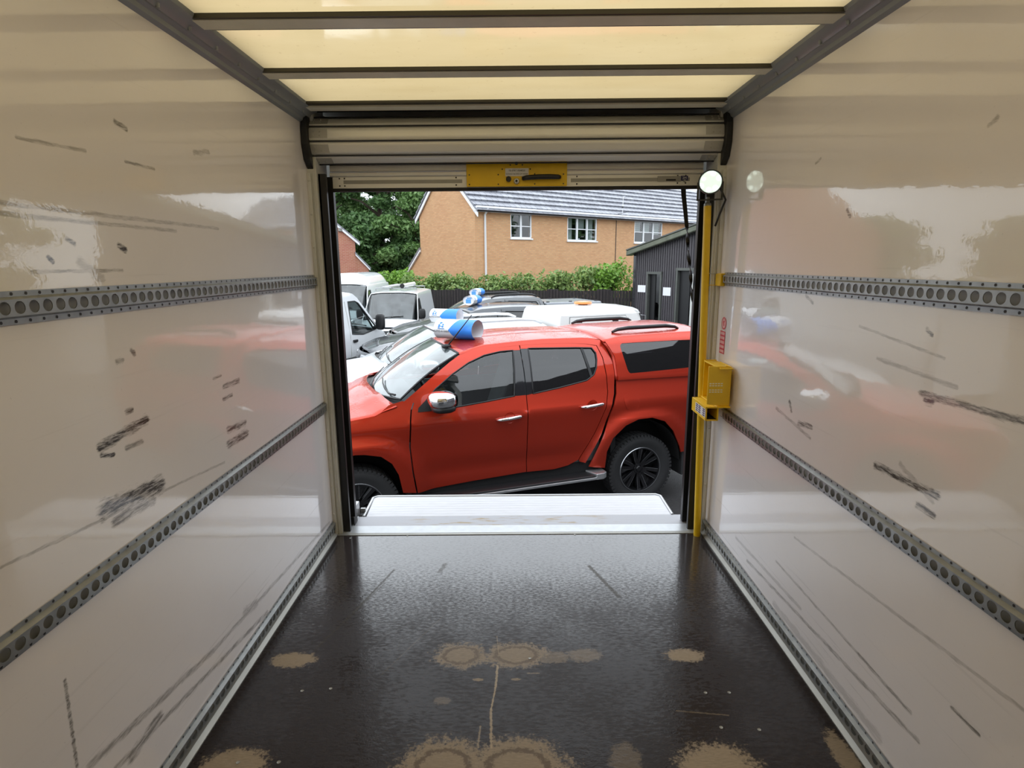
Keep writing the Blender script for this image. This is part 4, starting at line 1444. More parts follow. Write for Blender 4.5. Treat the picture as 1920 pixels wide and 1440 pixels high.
        def dy(z):
            return float(np.interp(z, [1.50, 1.96], [.85, .73]))
        dr = MB().add([(.16, dy(1.5) + .006, 1.50), (-.90, dy(1.5) + .006, 1.50), (-.80, dy(1.93) + .006, 1.93), (.10, dy(1.93) + .006, 1.93)], [(0, 1, 2, 3)]).build('canopy_door', cm, cs, solid=.008)
        for xx in (-.03, -.62):
            MB().box(xx - .05, xx + .05, dy(1.86) - .005, dy(1.86) + .02, 1.85, 1.875).build('latch', M['black'], cs, bevel=.004)
        ed = [(.165, 1.49), (-.905, 1.49), (-.805, 1.937), (.105, 1.937)]
        MB().tube([(x, dy(z) + .004, z) for x, z in ed], .006, 6, closed=True).build('door_gasket', M['galv'], cs)
        bc = MB().lathe([(0, .085), (.06, .085), (.13, .075), (.145, .055), (.14, .035), (0, .03)], 'z', 24, (-.52, -.1, 2.03)).build('beacon', M['amber'], T, smooth=40)
        MB().lathe([(.0, .04), (.07, .04), (.08, 0)], 'z', 20, (-.52, -.1, 2.03)).build('beacon_base', M['black'], bc)
    elif canopy == 'lid':
        ld_ = MB().box(-1.22, .28, -.74, .74, 1.40, 1.70).build('bed_cover', M['grey_lid'], T, bevel=.05, seg=3)
        for xx in (-1.1, -.4, .2):
            for s in (-1, 1):
                MB().box(xx - .03, xx + .03, *sorted((s * .60, s * .66)), 1.69, 1.72).build('cover_foot', M['black'], ld_)
    if rails:
        for s in (1, -1):
            rl = MB().tube([(1.62, s * .56, 1.845), (1.52, s * .56, 1.888), (1.40, s * .56, 1.905), (.80, s * .55, 1.915), (.58, s * .55, 1.898), (.46, s * .55, 1.85)], [.018, .022, .024, .024, .022, .018], 10)
            rl.build('roof_rail', M[rails], T, smooth=True)
    return T


RED = (1.06294, 3.92314)
fwv = Vector((-math.cos(TR_YAW), -math.sin(TR_YAW)))
lfv = Vector((math.sin(TR_YAW), -math.cos(TR_YAW)))


def row(fwd, left):
    p = Vector(RED) + fwv * fwd + lfv * left
    return (p.x, p.y)


red = pickup('red-orange double cab pickup with matching canopy parked across the doorway', 'red_paint', RED, TR_YAW)
ae = MB()
ae.tube([(2.00, .40, 1.80), (1.74, .40, 2.10)], [.008, .005], 6)
ae.ellipsoid((2.01, .40, 1.795), (.05, .025, .025), 12, 8)
ae.build('aerial', M['black'], red, smooth=True)
panel('fuel_flap', smooth_poly([(.252, 1.246), (.067, 1.253), (.047, 1.076), (.222, 1.079)], 2), yside, M['red_paint'], red, inset=-.004, thick=.004)
white = pickup('white double cab pickup with tall white canopy parked beside the red pickup', 'white_paint', row(-.33, -2.2), TR_YAW, canopy='box', rails='white_paint', zs=.955)
grey = pickup('dark grey double cab pickup parked beyond the white canopy pickup', 'grey_paint', (.768, 9.326), TR_YAW, canopy='lid', zs=.97)
far = pickup('mid grey double cab pickup with black roof rails, last in the row by the fence', 'dark_paint', (.80, 11.9), TR_YAW, canopy='lid', rails='black', zs=.99)


# ------------------------------------------------------------------ roof top card signs
def visor_mat():
    t = NT('blue_white_card')
    o = t.obj()
    sp = t.node('ShaderNodeSeparateXYZ')
    t.l.new(o, sp.inputs[0])
    # chevron edge: blue where x < 0.02 - |z-0.13|*0.5
    zz = t.math('ABSOLUTE', t.math('SUBTRACT', sp.outputs['Z'], 0.12))
    e = t.math('ADD', sp.outputs['X'], t.math('MULTIPLY', zz, 0.75))
    f = t.ramp(e, 0.055, 0.060, 1.0, 0.0)
    t.set(color=t.mix(f, (0.80, 0.81, 0.83), (0.03, 0.24, 0.80)), rough=0.45)
    return t.m


M['visor'] = visor_mat()
M['visor_in'] = plain('white_card', (0.80, 0.79, 0.82), 0.6, var=0.03)
M['print_blue'] = plain('light_blue_print', (0.10, 0.36, 0.75), 0.5)
M['logo'] = plain('blue_print', (0.03, 0.20, 0.50), 0.5)


def visor(loc, rz, label, sc=1.0):
    T = thing('roof_sign', label, 'sign', loc, rz, 'blue and white card signs on the vehicle roofs')
    T.scale = (sc, sc, sc)
    def sec(a, r=1.0):
        # teardrop-ish arch section, a in 0..1 around
        an = -math.pi * .5 + 2 * math.pi * a
        return (.155 * r * math.cos(an), .118 + .118 * r * math.sin(an))
    def sheet(off):
        def fn(u, v):
            y, z = sec(u, 1 - off)
            return (.26 - .52 * v, y, z)
        return fn
    MB().grid(sheet(0), 40, 10).build('card', M['visor'], T, smooth=True, fix=False)
    MB().grid(sheet(.02), 40, 4).build('lining', M['visor_in'], T, smooth=True, fix=False)
    ep = MB()
    ring = [sec(k / 30, .985) for k in range(30)]
    ep.add([(.235, y, z) for y, z in ring], [tuple(range(30))])
    epo = ep.build('end_panel', M['visor_in'], T, fix=False)
    MB().box(.236, .239, -.08, .06, .05, .15).box(.236, .239, -.05, .08, .16, .19).build('end_print', M['print_blue'], epo)
    # blue emblem and name, wrapped on the side that faces +Y
    lg = MB()
    for (x0, x1, z0, z1) in ((.175, .20, .145, .185), (.15, .172, .16, .205), (.125, .148, .15, .19), (.165, .19, .19, .21), (.11, .20, .132, .14)):
        pts = []
        for (x, z) in ((x0, z0), (x1, z0), (x1, z1), (x0, z1)):
            y = .155 * math.sqrt(max(0, 1 - ((z - .118) / .118) ** 2)) + .003
            pts.append((x, y, z))
        lg.add(pts, [(0, 1, 2, 3)])
    lg.build('emblem', M['logo'], T, fix=False)
    m_ = Matrix.Translation((.155, .159, .105)) @ Matrix.Rotation(math.pi, 4, 'Z') @ Matrix.Rotation(math.radians(90), 4, 'X')
    text_mesh('lettering', 'AUTO-4-VAN', .036, M['ink'], T, m_)
    return T


def on_truck(tr, X, Y, Z, dyaw, label, sc=1.0):
    a = tr.rotation_euler.z
    p = Vector((math.cos(a) * X - math.sin(a) * Y, math.sin(a) * X + math.cos(a) * Y))
    return visor((tr.location.x + p.x, tr.location.y + p.y, tr.location.z + Z * tr.scale[2]), a + dyaw, label, sc)


on_truck(red, 1.83, .20, 1.838, math.radians(-44), 'blue and white card sign on the roof of the red pickup', .86)
on_truck(white, 1.74, .06, 1.868, math.radians(-40), 'blue and white card sign on the roof of the white canopy pickup', .82)
on_truck(grey, 1.70, 0.0, 1.868, math.radians(50), 'small blue and white card sign on the roof of the dark grey pickup', .78)
on_truck(far, 1.80, 0.0, 1.868, math.radians(50), 'small blue and white card sign on the roof with black rails', .78)


# ================================================================== VANS
def vyf(X, Z):
    y = float(np.interp(Z, [.3, .6, 1.0, 1.2, 1.9, 2.0], [.90, .94, .95, .935, .82, .78]))
    y -= .45 * min(1, max(0, (X - 4.1) / .8)) ** 2
    return y


def van(label, loc, rz, sx=1.0, sz=1.0, ladder=False, high=False):
    T = thing('panel_van', label, 'van', (loc[0], loc[1], GZ), rz)
    T.scale = (sx, sx, sz)
    Wp = M['white_paint']
    side = [(0, .35), (.28, .35), (.32, .55), (.45, .68), (.68, .72), (.90, .66), (1.02, .5), (1.06, .35), (3.36, .35), (3.40, .52), (3.52, .66), (3.76, .72), (4.0, .66), (4.12, .52), (4.16, .35), (4.70, .33), (4.82, .6), (4.72, .90),
            (4.45, 1.02), (4.18, 1.12), (3.98, 1.30), (3.50, 1.80), (3.36, 1.885), (3.2, 1.91), (0.05, 1.91), (0.0, 1.5)]
    win = [(4.02, 1.16), (3.86, 1.33), (3.50, 1.70), (3.40, 1.74), (3.16, 1.74), (3.12, 1.14), (3.5, 1.10)]
    sd = panel('body_side', side, vyf, Wp, T, cell=.12, holes=[win])
    wi = panel('door_window', win, vyf, M['glass'], sd, inset=.01, thick=0, cell=.2)
    MB().tube([(p.x, vyf(p.x, p.y), p.y) for p in resample(win, .1)], .012, 6, closed=True).build('window_seal', M['black'], sd)
    for xs_ in (3.05,):
        MB().tube([(xs_, vyf(xs_, z) + .001, z) for z in (.45, .8, 1.1, 1.4, 1.75)], .005, 5).build('door_seam', M['galv_dark'], sd)
    MB().box(3.12, 3.26, vyf(3.2, 1.0) - .01, vyf(3.2, 1.0) + .03, .98, 1.03).build('handle', M['black'], sd, bevel=.01)
    MB().box(1.2, 3.2, .955 - .02, .955, .62, .72).build('rub_strip', M['galv'], sd, bevel=.01)
    mirror(sd)
    def rf(u, v):
        k = 2 * v - 1
        X = 3.36 * u + .02
        e = 1.91 - (.03 * ss(.9, 1, u))
        return (X + .12 * (1 - k * k) * ss(.85, 1, u), vyf(X, e) * k, e + .055 * (1 - abs(k) ** 3))
    MB().grid(rf, 12, 14).build('roof', Wp, T, smooth=True, solid=.02)
    def ws(u, v):
        k = 2 * v - 1
        b = Vector((4.16 + .16 * (1 - k * k), .76 * k, 1.13))
        t_ = Vector((3.40 + .12 * (1 - k * k), .775 * k, 1.875 + .05 * (1 - abs(k) ** 3)))
        p = b.lerp(t_, u)
        p.x += .03 * math.sin(math.pi * u)
        return p
    w_ = MB().grid(ws, 8, 14).build('windscreen', M['glass_van'], T, smooth=True)
    rim_ = [ws(0, j / 14) for j in range(15)] + [ws(i / 8, 1) for i in range(1, 9)] + [ws(1, 1 - j / 14) for j in range(1, 15)] + [ws(1 - i / 8, 0) for i in range(1, 8)]
    MB().tube(rim_, .02, 6, closed=True).build('windscreen_seal', M['black'], w_)
    MB().tube([ws(.05, .15) + Vector((.02, 0, .02)), ws(.10, .5) + Vector((.02, 0, .02)), ws(.12, .8) + Vector((.02, 0, .02))], .012, 5).build('wiper', M['black'], w_)
    def bn(u, v):
        k = 2 * v - 1
        X = 4.18 + .54 * u
        z = 1.12 - .20 * u
        return (X + .17 * (1 - k * k), (vyf(X, z) - .005) * k, z + .06 * (1 - k * k))
    MB().grid(bn, 8, 14).build('bonnet', Wp, T, smooth=True, solid=.02)
    def fr_(u, v):
        k = 2 * v - 1
        Z = .32 + .60 * u
        Xe = float(np.interp(Z, [.32, .6, .92], [4.70, 4.82, 4.72]))
        return (Xe + .17 * (1 - k * k), (vyf(Xe, Z) - .005) * k, Z)
    fb = MB().grid(fr_, 8, 16).build('front_panel', Wp, T, smooth=True, solid=.02)
    MB().grid(lambda u, v: Vector(fr_(.50 + .40 * u, .30 + .40 * v)) + Vector((.012, 0, 0)), 4, 8).build('grille', M['black'], fb, solid=.02)
    MB().grid(lambda u, v: Vector(fr_(.0 + .40 * u, .04 + .92 * v)) + Vector((.012, 0, 0)), 4, 12).build('bumper', M['lamp_body'], fb, smooth=True, solid=.02)
    MB().grid(lambda u, v: Vector(fr_(.68 + .04 * u, .36 + .28 * v)) + Vector((.035, 0, 0)), 1, 6).build('grille_bar', M['chrome'], fb, solid=.01)
    for v0, v1 in ((.01, .27), (.99, .73)):
        MB().grid(lambda u, v: Vector(fr_(.52 + .46 * u, v0 + (v1 - v0) * v)) + Vector((.016 + .0 * u, 0, .02 * (1 - v))), 4, 6).build('headlight', M['chrome'], fb, smooth=True, solid=.015)
    for s in (1, -1):
        mo = MB().ellipsoid((3.98, s * 1.06, 1.30), (.06, .11, .16), 14, 10, .6).tube([(3.96, s * .90, 1.18), (3.98, s * 1.02, 1.22)], .035, 8)
        mo.build('wing_mirror', M['black'], T, smooth=True)
    for x in (.68, 3.76):
        for s in (1, -1):
            wh = MB().lathe([(0, .03), (.17, .02), (.20, .09), (.24, .11), (.31, .10), (.33, .06), (.33, -.1), (0, -.1)], 'y', 28, (x, 0, .33))
            o_ = wh.build('wheel', M['rubber'], T, smooth=35)
            o_.location = (0, s * .80, 0)
            o_.scale = (1, s, 1)
    MB().box(.1, 4.6, -.7, .7, .25, .55).box(.02, .06, -.80, .80, .4, 1.9).box(2.95, 3.0, -.80, .80, .5, 1.85).box(3.7, 4.2, -.74, .74, .5, 1.08).build('underbody', M['dark'], T)
    for s in (-1, 1):
        MB().prism([(3.05, .6), (3.5, .6), (3.5, .85), (3.2, .85), (3.12, 1.55), (3.02, 1.55)], 'y', s * .40 - .24, s * .40 + .24).build('seat', M['seat'], T, bevel=.03)
    MB().box(0, .03, -.82, .82, .4, 1.88).build('rear_doors', Wp, T, bevel=.01)
    if high:
        def dome(u, v):
            k = 2 * v - 1
            X = 3.42 - u * 3.40
            hgt = .36 * ss(0, .22, u)
            return (X + .10 * (1 - k * k) * (1 - u), (.80 - .06 * hgt) * k, 1.875 + hgt * (1 - abs(k) ** 4.5) + .05 * (1 - k * k))
        MB().grid(dome, 24, 24).build('high_roof', Wp, T, smooth=True, solid=.02)
    if ladder:
        lr = MB()
        for x in (1.0, 2.9):
            lr.tube([(x, -.72, 1.98), (x, -.72, 2.06), (x, .72, 2.06), (x, .72, 1.98)], .02, 6)
        lr.build('roof_rack', M['galv'], T)
        pt = MB().tube([(.9, .30, 2.14), (3.3, .30, 2.14)], .07, 14).build('pipe_tube', M['grp_white'], T, smooth=40)
        MB().tube([(3.3, .30, 2.14), (3.38, .30, 2.14)], .076, 14).build('tube_cap', M['black'], pt, smooth=40)
        la = MB()
        for y in (-.45, -.15):
            la.tube([(.3, y, 2.11), (3.3, y, 2.11)], .022, 6)
        for i in range(10):
            la.tube([(.45 + i * .3, -.45, 2.11), (.45 + i * .3, -.15, 2.11)], .014, 6)
        la.build('ladder', M['alu'], T)
    return T


van('white panel van beside the black jamb, seen along its side with the nose pointing away', (-5.25, 6.2), math.radians(70), 1.0, 1.08)
van('taller high-roofed white van behind the side-on white van, only its roof and windscreen showing', (-5.62, 19.72), math.radians(-90), .96, 1.03, high=True)
van('white van facing the doorway with ladder and tube on its roof rack', (-3.58, 17.4), math.radians(-90), .86, .93, ladder=True)

# ================================================================== GROUND, FENCE, HEDGE
struct(MB().box(-60, 60, -40, 90, GZ - .2, GZ).build('ground', M['asphalt']))
# chassis under the load box, and the workshop wall standing off to the side of the van (seen in the car's side glass)
struct(MB().box(-1.0, 1.0, FRONT, .0, -.22, -.065).box(-.45, .45, FRONT - 1.5, -.1, -.55, -.22).build('floor_frame', M['dark']))
struct(MB().box(7.4, 7.8, -16, 4.5, GZ, 4.9).build('wall_exterior', M['asphalt_shed']))

fe = thing('fence', 'dark brown close-boarded fence beyond the parked vehicles', 'fence', (-7.5, 20.9, GZ), math.atan2(-3.6, 11.9))
L_ = 12.3
fb_ = MB()
nb = 124
for i in range(nb):
    x0 = i * L_ / nb
    fb_.box(x0, x0 + L_ / nb * .93, -.012 - .008 * (i % 2), .0, .05, 1.66 + random.uniform(-.008, .008))
fb_.build('boards', M['fence'], fe)
MB().box(0, L_, 0.0, .04, .3, .4).box(0, L_, 0, .04, 1.3, 1.4).build('rails', M['fence'], fe)
for i in range(7):
    MB().box(i * 1.9, i * 1.8 + .1, .0, .1, 0, 1.70).build('post', M['fence'], fe)


def leaf_cloud(name, blobs, n, size, mat, parent, seed=0, shell=.45, flat=.0):
    rs = np.random.RandomState(seed)
    vol = np.array([b[3] * b[4] * b[5] for b in blobs]) ** .75
    idx = rs.choice(len(blobs), n, p=vol / vol.sum())
    B = np.array(blobs)[idx]
    d = rs.normal(size=(n, 3))
    d /= np.linalg.norm(d, axis=1, keepdims=True)
    rad = shell + (1 - shell) * rs.rand(n, 1) ** .6
    bump = 1 + .14 * np.sin(d[:, :1] * 7 + B[:, :1]) * np.cos(d[:, 2:] * 6 + B[:, 1:2])
    P = B[:, :3] + d * rad * bump * B[:, 3:6]
    nrm = d * .6 + rs.normal(size=(n, 3)) * .6 + np.array([0, 0, .35])
    nrm /= np.linalg.norm(nrm, axis=1, keepdims=True)
    t1 = np.cross(nrm, rs.normal(size=(n, 3)))
    t1 /= np.linalg.norm(t1, axis=1, keepdims=True)
    t2 = np.cross(nrm, t1)
    s = size * (.55 + .9 * rs.rand(n, 1))
    V = np.empty((n, 4, 3))
    V[:, 0] = P - t1 * s
    V[:, 1] = P - t2 * s * .5 + nrm * s * .12
    V[:, 2] = P + t1 * s
    V[:, 3] = P + t2 * s * .5 + nrm * s * .12
    me = bpy.data.meshes.new(name)
    me.vertices.add(4 * n)
    me.vertices.foreach_set('co', V.reshape(-1))
    me.loops.add(4 * n)
    me.loops.foreach_set('vertex_index', np.arange(4 * n, dtype=np.int32))
    me.polygons.add(n)
    me.polygons.foreach_set('loop_start', np.arange(0, 4 * n, 4, dtype=np.int32))
    me.update(calc_edges=True)
    me.materials.append(mat)
    ob = bpy.data.objects.new(name, me)
    C.objects.link(ob)
    ob.parent = parent
    return ob


def bush(x, y, rx, ry, h, mat, label, seed, n=2600, size=.075):
    T = thing('hedge_bush', label, 'bush', (x, y + .25, GZ), 0, 'bushes of the hedge along the fence')
    rs = random.Random(seed)
    blobs = []
    for k in range(7):
        bx, by = rs.uniform(-.7, .7) * rx, rs.uniform(-.6, .6) * ry
        bh = h * rs.uniform(.72, 1.0)
        r_ = rs.uniform(.30, .5)
        blobs.append((bx, by, bh - r_ * .8, rx * .45, ry * .5, r_))
    blobs.append((0, 0, h * .55, rx, ry, h * .42))
    leaf_cloud('foliage', blobs, n, size, mat, T, seed)
    st_ = MB()
    for k in range(5):
        st_.tube([(rs.uniform(-.3, .3) * rx, rs.uniform(-.3, .3) * ry, 0), (rs.uniform(-.5, .5) * rx, rs.uniform(-.4, .4) * ry, h * .75)], [.03, .012], 5)
    st_.build('stems', M['bark'], T)
    return T


HB = [(-8.0, 21.7, 1.0, .7, 1.95, 'leaf_olive', 'olive bush over the fence below the red brick house'),
      (-6.4, 21.3, 1.0, .7, 2.05, 'leaf_olive', 'pale olive bush behind the white van roof tube'),
      (-5.0, 21.0, .9, .7, 2.42, 'leaf_lime', 'bright lime green bush at the foot of the tall trees'),
      (-3.5, 20.6, 1.0, .7, 2.35, 'leaf_hedge', 'green bush spilling over the fence below the brick gable'),
      (-2.0, 20.1, 1.0, .7, 2.20, 'leaf_hedge', 'low yellow-green bush either side of the white downpipe foot'),
      (-.5, 19.7, 1.0, .7, 2.28, 'leaf_hedge', 'leafy bush over the fence below the two-light window'),
      (1.0, 19.2, 1.0, .7, 2.36, 'leaf_hedge', 'leafy bush over the fence below the window with a pot plant'),
      (2.4, 18.8, .95, .7, 2.50, 'leaf_hedge', 'taller bush over the fence below the cable on the brick wall'),
      (3.75, 18.4, .85, .7, 2.85, 'leaf_lime', 'tallest fresh green bush against the corner of the black building')]
for i, (x, y, rx, ry, h, m_, lab) in enumerate(HB):
    bush(x, y, rx, ry, h, M[m_], lab, 20 + i)


def tree(x, y, h, r, mat, label, seed, n=9000, size=.13, group='tall trees behind the houses'):
    T = thing('tree', label, 'tree', (x, y, GZ), 0, group)
    rs = random.Random(seed)
    tk = MB()
    tk.tube([(0, 0, 0), (.1, 0, h * .3), (-.05, .1, h * .6), (0, 0, h * .9)], [.28, .2, .12, .04], 8)
    for k in range(9):
        z = h * rs.uniform(.3, .75)
        a = rs.uniform(0, 6.28)
        tk.tube([(0, 0, z), (math.cos(a) * r * .35, math.sin(a) * r * .35, z + h * .07), (math.cos(a) * r * .8, math.sin(a) * r * .8, z + h * .10)], [.09, .06, .02], 6)
    tk.build('trunk', M['bark'], T)
    blobs = []
    for k in range(34):
        a = rs.uniform(0, 6.28)
        z = rs.uniform(.06, .95)
        w = math.sin(math.pi * min(1, .22 + z * .74)) * r
        q = math.sqrt(rs.random()) * w * .85
        s = rs.uniform(.26, .42) * r
        blobs.append((math.cos(a) * q, math.sin(a) * q, z * h, s, s, s * .55))
    leaf_cloud('crown', blobs, n, size, mat, T, seed, shell=.25)
    return T


TR = [(-16.4, 40.0, 12.0, 3.4, 'leaf_tree', 'airy tree showing sky through it above the red brick house', 7000),
      (-12.8, 38.0, 12.5, 3.6, 'leaf_tree', 'large mid green tree rising behind the red brick house', 9000),
      (-9.2, 38.5, 13.0, 3.4, 'leaf_tree2', 'dense dark tree standing between the two brick houses', 10000),
      (-6.4, 37.0, 12.0, 2.8, 'leaf_tree', 'bushy tree close behind the gable of the orange brick house', 9000),
      (-10.3, 37.5, 6.0, 2.8, 'leaf_tree2', 'shorter dark tree low in the gap between the brick houses', 8000),
      (-7.4, 38.2, 5.5, 2.4, 'leaf_tree2', 'small dark tree low beside the lean-to of the orange brick house', 7000),
      (-15.0, 46.0, 14.5, 4.6, 'leaf_tree', 'tallest tree furthest back, filling the sky above the red brick house', 9000),
      (-10.0, 46.0, 14.0, 4.4, 'leaf_tree2', 'tall dark tree furthest back, between the two brick houses', 9000)]
for i, (x, y, h, r, m_, lab, n) in enumerate(TR):
    tree(x, y, h, r, M[m_], lab, 60 + i, int(n * 2.4), .15)
# off to the side of the view (they show in the glossy walls)
for i, (x, y, h, r) in enumerate([(-22, 36, 5.2, 3.0), (-27, 31, 4.8, 3.0), (-30, 25, 4.6, 2.8), (-32, 18, 5.0, 2.8), (24, 26, 7, 3.2), (27, 18, 7.5, 3.4)]):
    tree(x, y, h, r, M['leaf_tree2'], 'tree beyond the yard, out past the doorway opening', 80 + i, 3000, .3, 'trees out past the doorway opening')

# ================================================================== ORANGE BRICK HOUSE
HA = math.radians(39)
HU = (math.cos(HA), math.sin(HA), 0)
HOUSE = thing('brick_house', 'orange brick house with grey tiled roof beyond the fence', 'house', (-1.7, 24.1, 0), HA)
M['brick_o'] = brick_mat('orange_brick', (0.54, 0.27, 0.12), (0.64, 0.345, 0.165), (0.44, 0.30, 0.19), (1, 0, 0))
M['brick_g'] = brick_mat('orange_brick_gable', (0.54, 0.27, 0.12), (0.64, 0.345, 0.165), (0.44, 0.30, 0.19), (0, 1, 0))
WINS = [(2.03, 3.36, 2.63, 3.78, 2), (5.77, 7.98, 2.58, 3.78, 3), (11.07, 13.65, 2.56, 3.78, 3), (16.2, 17.9, 2.6, 3.78, 2)]
EAV, LEN, DEP = 3.86, 26.0, 4.95
mb = MB()
xs_ = sorted({0, LEN} | {w[0] for w in WINS} | {w[1] for w in WINS})
zs_ = [GZ, 2.56, 3.78, EAV]
for i in range(len(xs_) - 1):
    w = next((w for w in WINS if abs(w[0] - xs_[i]) < 1e-6), None)
    if w:
        mb.box(xs_[i], xs_[i + 1], 0, .25, GZ, w[2])
        mb.box(xs_[i], xs_[i + 1], 0, .25, w[3], EAV)
    else:
        mb.box(xs_[i], xs_[i + 1], 0, .25, GZ, EAV)
mb.build('front_wall', M['brick_o'], HOUSE)
APX = EAV + DEP / 2 * .90
gw = MB().prism([(.01, GZ), (DEP, GZ), (DEP, EAV), (DEP / 2, APX), (.01, EAV)], 'x', -.006, .25)
gw.build('gable_wall', M['brick_g'], HOUSE)
MB().prism([(DEP, GZ), (DEP + 1.5, GZ), (DEP + 1.35, 1.15), (DEP, 2.25)], 'x', .0, 4.0).build('lean_to', M['brick_g'], HOUSE)
MB().prism([(DEP - .05, 2.30), (DEP + 1.5, 1.12), (DEP + 1.5, 1.02), (DEP - .05, 2.20)], 'x', -.12, 4.0).build('lean_to_roof', M['grey_lid'], HOUSE)
MB().prism([(DEP - .05, 2.20), (DEP + 1.45, 1.03), (DEP + 1.45, .93), (DEP - .05, 2.08)], 'x', -.10, -.02).build('lean_to_fascia', M['upvc'], HOUSE)
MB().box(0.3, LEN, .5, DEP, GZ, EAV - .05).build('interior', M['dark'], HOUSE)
# roof slopes, stepped tile courses in the slope's own frame
pitch = math.atan(.90)
SL = (DEP / 2 + .35) / math.cos(pitch)
for sgn in (1, -1):
    rf = MB()
    nC = 10
    for i in range(nC):
        a, b_ = SL * i / nC, SL * (i + 1) / nC + .02
        z_ = .018
        rf.add([(-.14, a, .085), (LEN, a, .085), (LEN, b_, .012), (-.14, b_, .012), (-.14, a, 0), (LEN, a, 0), (LEN, b_, -.03), (-.14, b_, -.03)],
               [(0, 1, 2, 3), (4, 7, 6, 5), (0, 4, 5, 1), (2, 6, 7, 3), (0, 3, 7, 4), (1, 5, 6, 2)])
    ro_ = rf.build('roof_slope', M['tile'], HOUSE)
    if sgn > 0:
        ro_.matrix_local = Matrix.Translation((0, -.35, EAV - .35 * .90 + .20)) @ Matrix.Rotation(pitch, 4, 'X')
    else:
        ro_.matrix_local = Matrix.Translation((0, DEP + .35, EAV - .35 * .90 + .20)) @ Matrix.Scale(-1, 4, (0, 1, 0)) @ Matrix.Rotation(pitch, 4, 'X')
MB().box(-.10, LEN, -.22, -.16, EAV - .12, EAV + .10).box(-.10, LEN, -.16, 0, EAV - .12, EAV - .09).build('fascia', M['upvc'], HOUSE)
gu = MB()
gu.tube([(-.12, -.27, EAV + .08), (LEN, -.27, EAV + .08)], .055, 10)
gu.build('gutter', M['upvc'], HOUSE, smooth=40)
MB().tube([(.50, -.27, EAV + .05), (.50, -.27, EAV - .02), (.50, -.06, EAV - .22), (.50, -.06, GZ)], .05, 10).build('downpipe', M['upvc'], HOUSE, smooth=40)
# bargeboards on the gable
for (ya, za, yb, zb) in ((-.30, EAV - .15, DEP / 2, APX + .13), (DEP + .30, EAV - .15, DEP / 2, APX + .13)):
    MB().add([(-.10, ya, za), (-.10, yb, zb), (-.10, yb, zb - .20), (-.10, ya, za - .20), (-.05, ya, za), (-.05, yb, zb), (-.05, yb, zb - .20), (-.05, ya, za - .20)],
             [(0, 1, 2, 3), (4, 7, 6, 5), (0, 4, 5, 1), (3, 2, 6, 7), (0, 3, 7, 4), (1, 5, 6, 2)]).build('bargeboard', M['upvc'], HOUSE)
MB().tube([(9.5, -.02, EAV - .1), (9.5, -.02, GZ)], .018, 6).build('cable', M['ink'], HOUSE)
for k, (x0, x1, z0, z1, nl) in enumerate(WINS):
    fr = MB()
    f = .07
    fr.box(x0, x1, .02, .10, z0, z0 + f).box(x0, x1, .02, .10, z1 - f, z1).box(x0, x0 + f, .02, .10, z0, z1).box(x1 - f, x1, .02, .10, z0, z1)
    fr.box(x0 - .04, x1 + .04, -.06, .10, z0 - .05, z0 + .01)
    cw = (x1 - x0) / nl
    for j in range(1, nl):
        fr.box(x0 + j * cw - .055, x0 + j * cw + .055, .02, .10, z0, z1)
    wf = fr.build('window', M['upvc'], HOUSE)
    for j in range(nl):
        a, b_ = x0 + j * cw + (.055 if j else f), x0 + (j + 1) * cw - (.055 if j < nl - 1 else f)
        zm = z0 + (z1 - z0) * .5
        MB().add([(a, .06, z0 + f), (b_, .06, z0 + f), (b_, .06, z1 - f), (a, .06, z1 - f)], [(0, 1, 2, 3)]).build('pane', M['glass_house'], wf)
        MB().box(a, b_, .045, .075, zm - .02, zm + .02).build('glazing_bar', M['upvc'], wf)
    if k == 1:
        for (a, b_) in ((x0 + .10, x0 + .55), (x1 - .62, x1 - .10), (x0 + .8, x0 + 1.45)):
            cu = MB()
            zb_ = z0 + .06 if a != x0 + .8 else z0 + .62
            cu.grid(lambda u, v: (a + (b_ - a) * u, .22 + .025 * math.sin(u * 40), zb_ + (z1 - .05 - zb_) * v), 40, 1)
            cu.build('curtain', M['curtain'], wf, smooth=True)
    if k == 2:
        for (a, b_, zb_) in ((x0 + .1, x0 + .75, z0 + .62), (x0 + .95, x1 - 1.0, z0 + .58), (x1 - .78, x1 - .1, z0 + .5)):
            MB().grid(lambda u, v: (a + (b_ - a) * u, .20 + .012 * math.sin(v * 30), zb_ + (z1 - .05 - zb_) * v), 1, 30).build('blind', M['curtain'], wf)
plant = thing('pot_plant', 'dark leafy pot plant on the sill inside the three-light window', 'plant', (0, 0, 0))
plant.matrix_world = HOUSE.matrix_basis @ Matrix.Translation((6.75, .18, 2.60))
MB().lathe([(0, 0), (.06, 0), (.085, .13), (0, .13)], 'z', 14).build('pot', M['upvc'], plant)
leaf_cloud('leaves', [(0, 0, .32, .22, .10, .20)], 160, .06, M['plant'], plant, 3)
an = thing('tv_aerial', 'thin rooftop television aerial mounted above the gutter of the orange house', 'aerial', (0, 0, 0))
an.matrix_world = HOUSE.matrix_basis @ Matrix.Translation((9.6, -.35, EAV + .15))
MB().tube([(0, 0, 0), (.03, 0, .95)], .016, 6).tube([(.03, 0, .95), (.2, 0, 1.0)], .012, 6).build('mast', M['upvc'], an)
MB().tube([(-.35, 0, .03), (.35, .0, .16)], .014, 6).box(-.04, .04, -.03, .03, .36, .44).build('bracket', M['ink'], an)

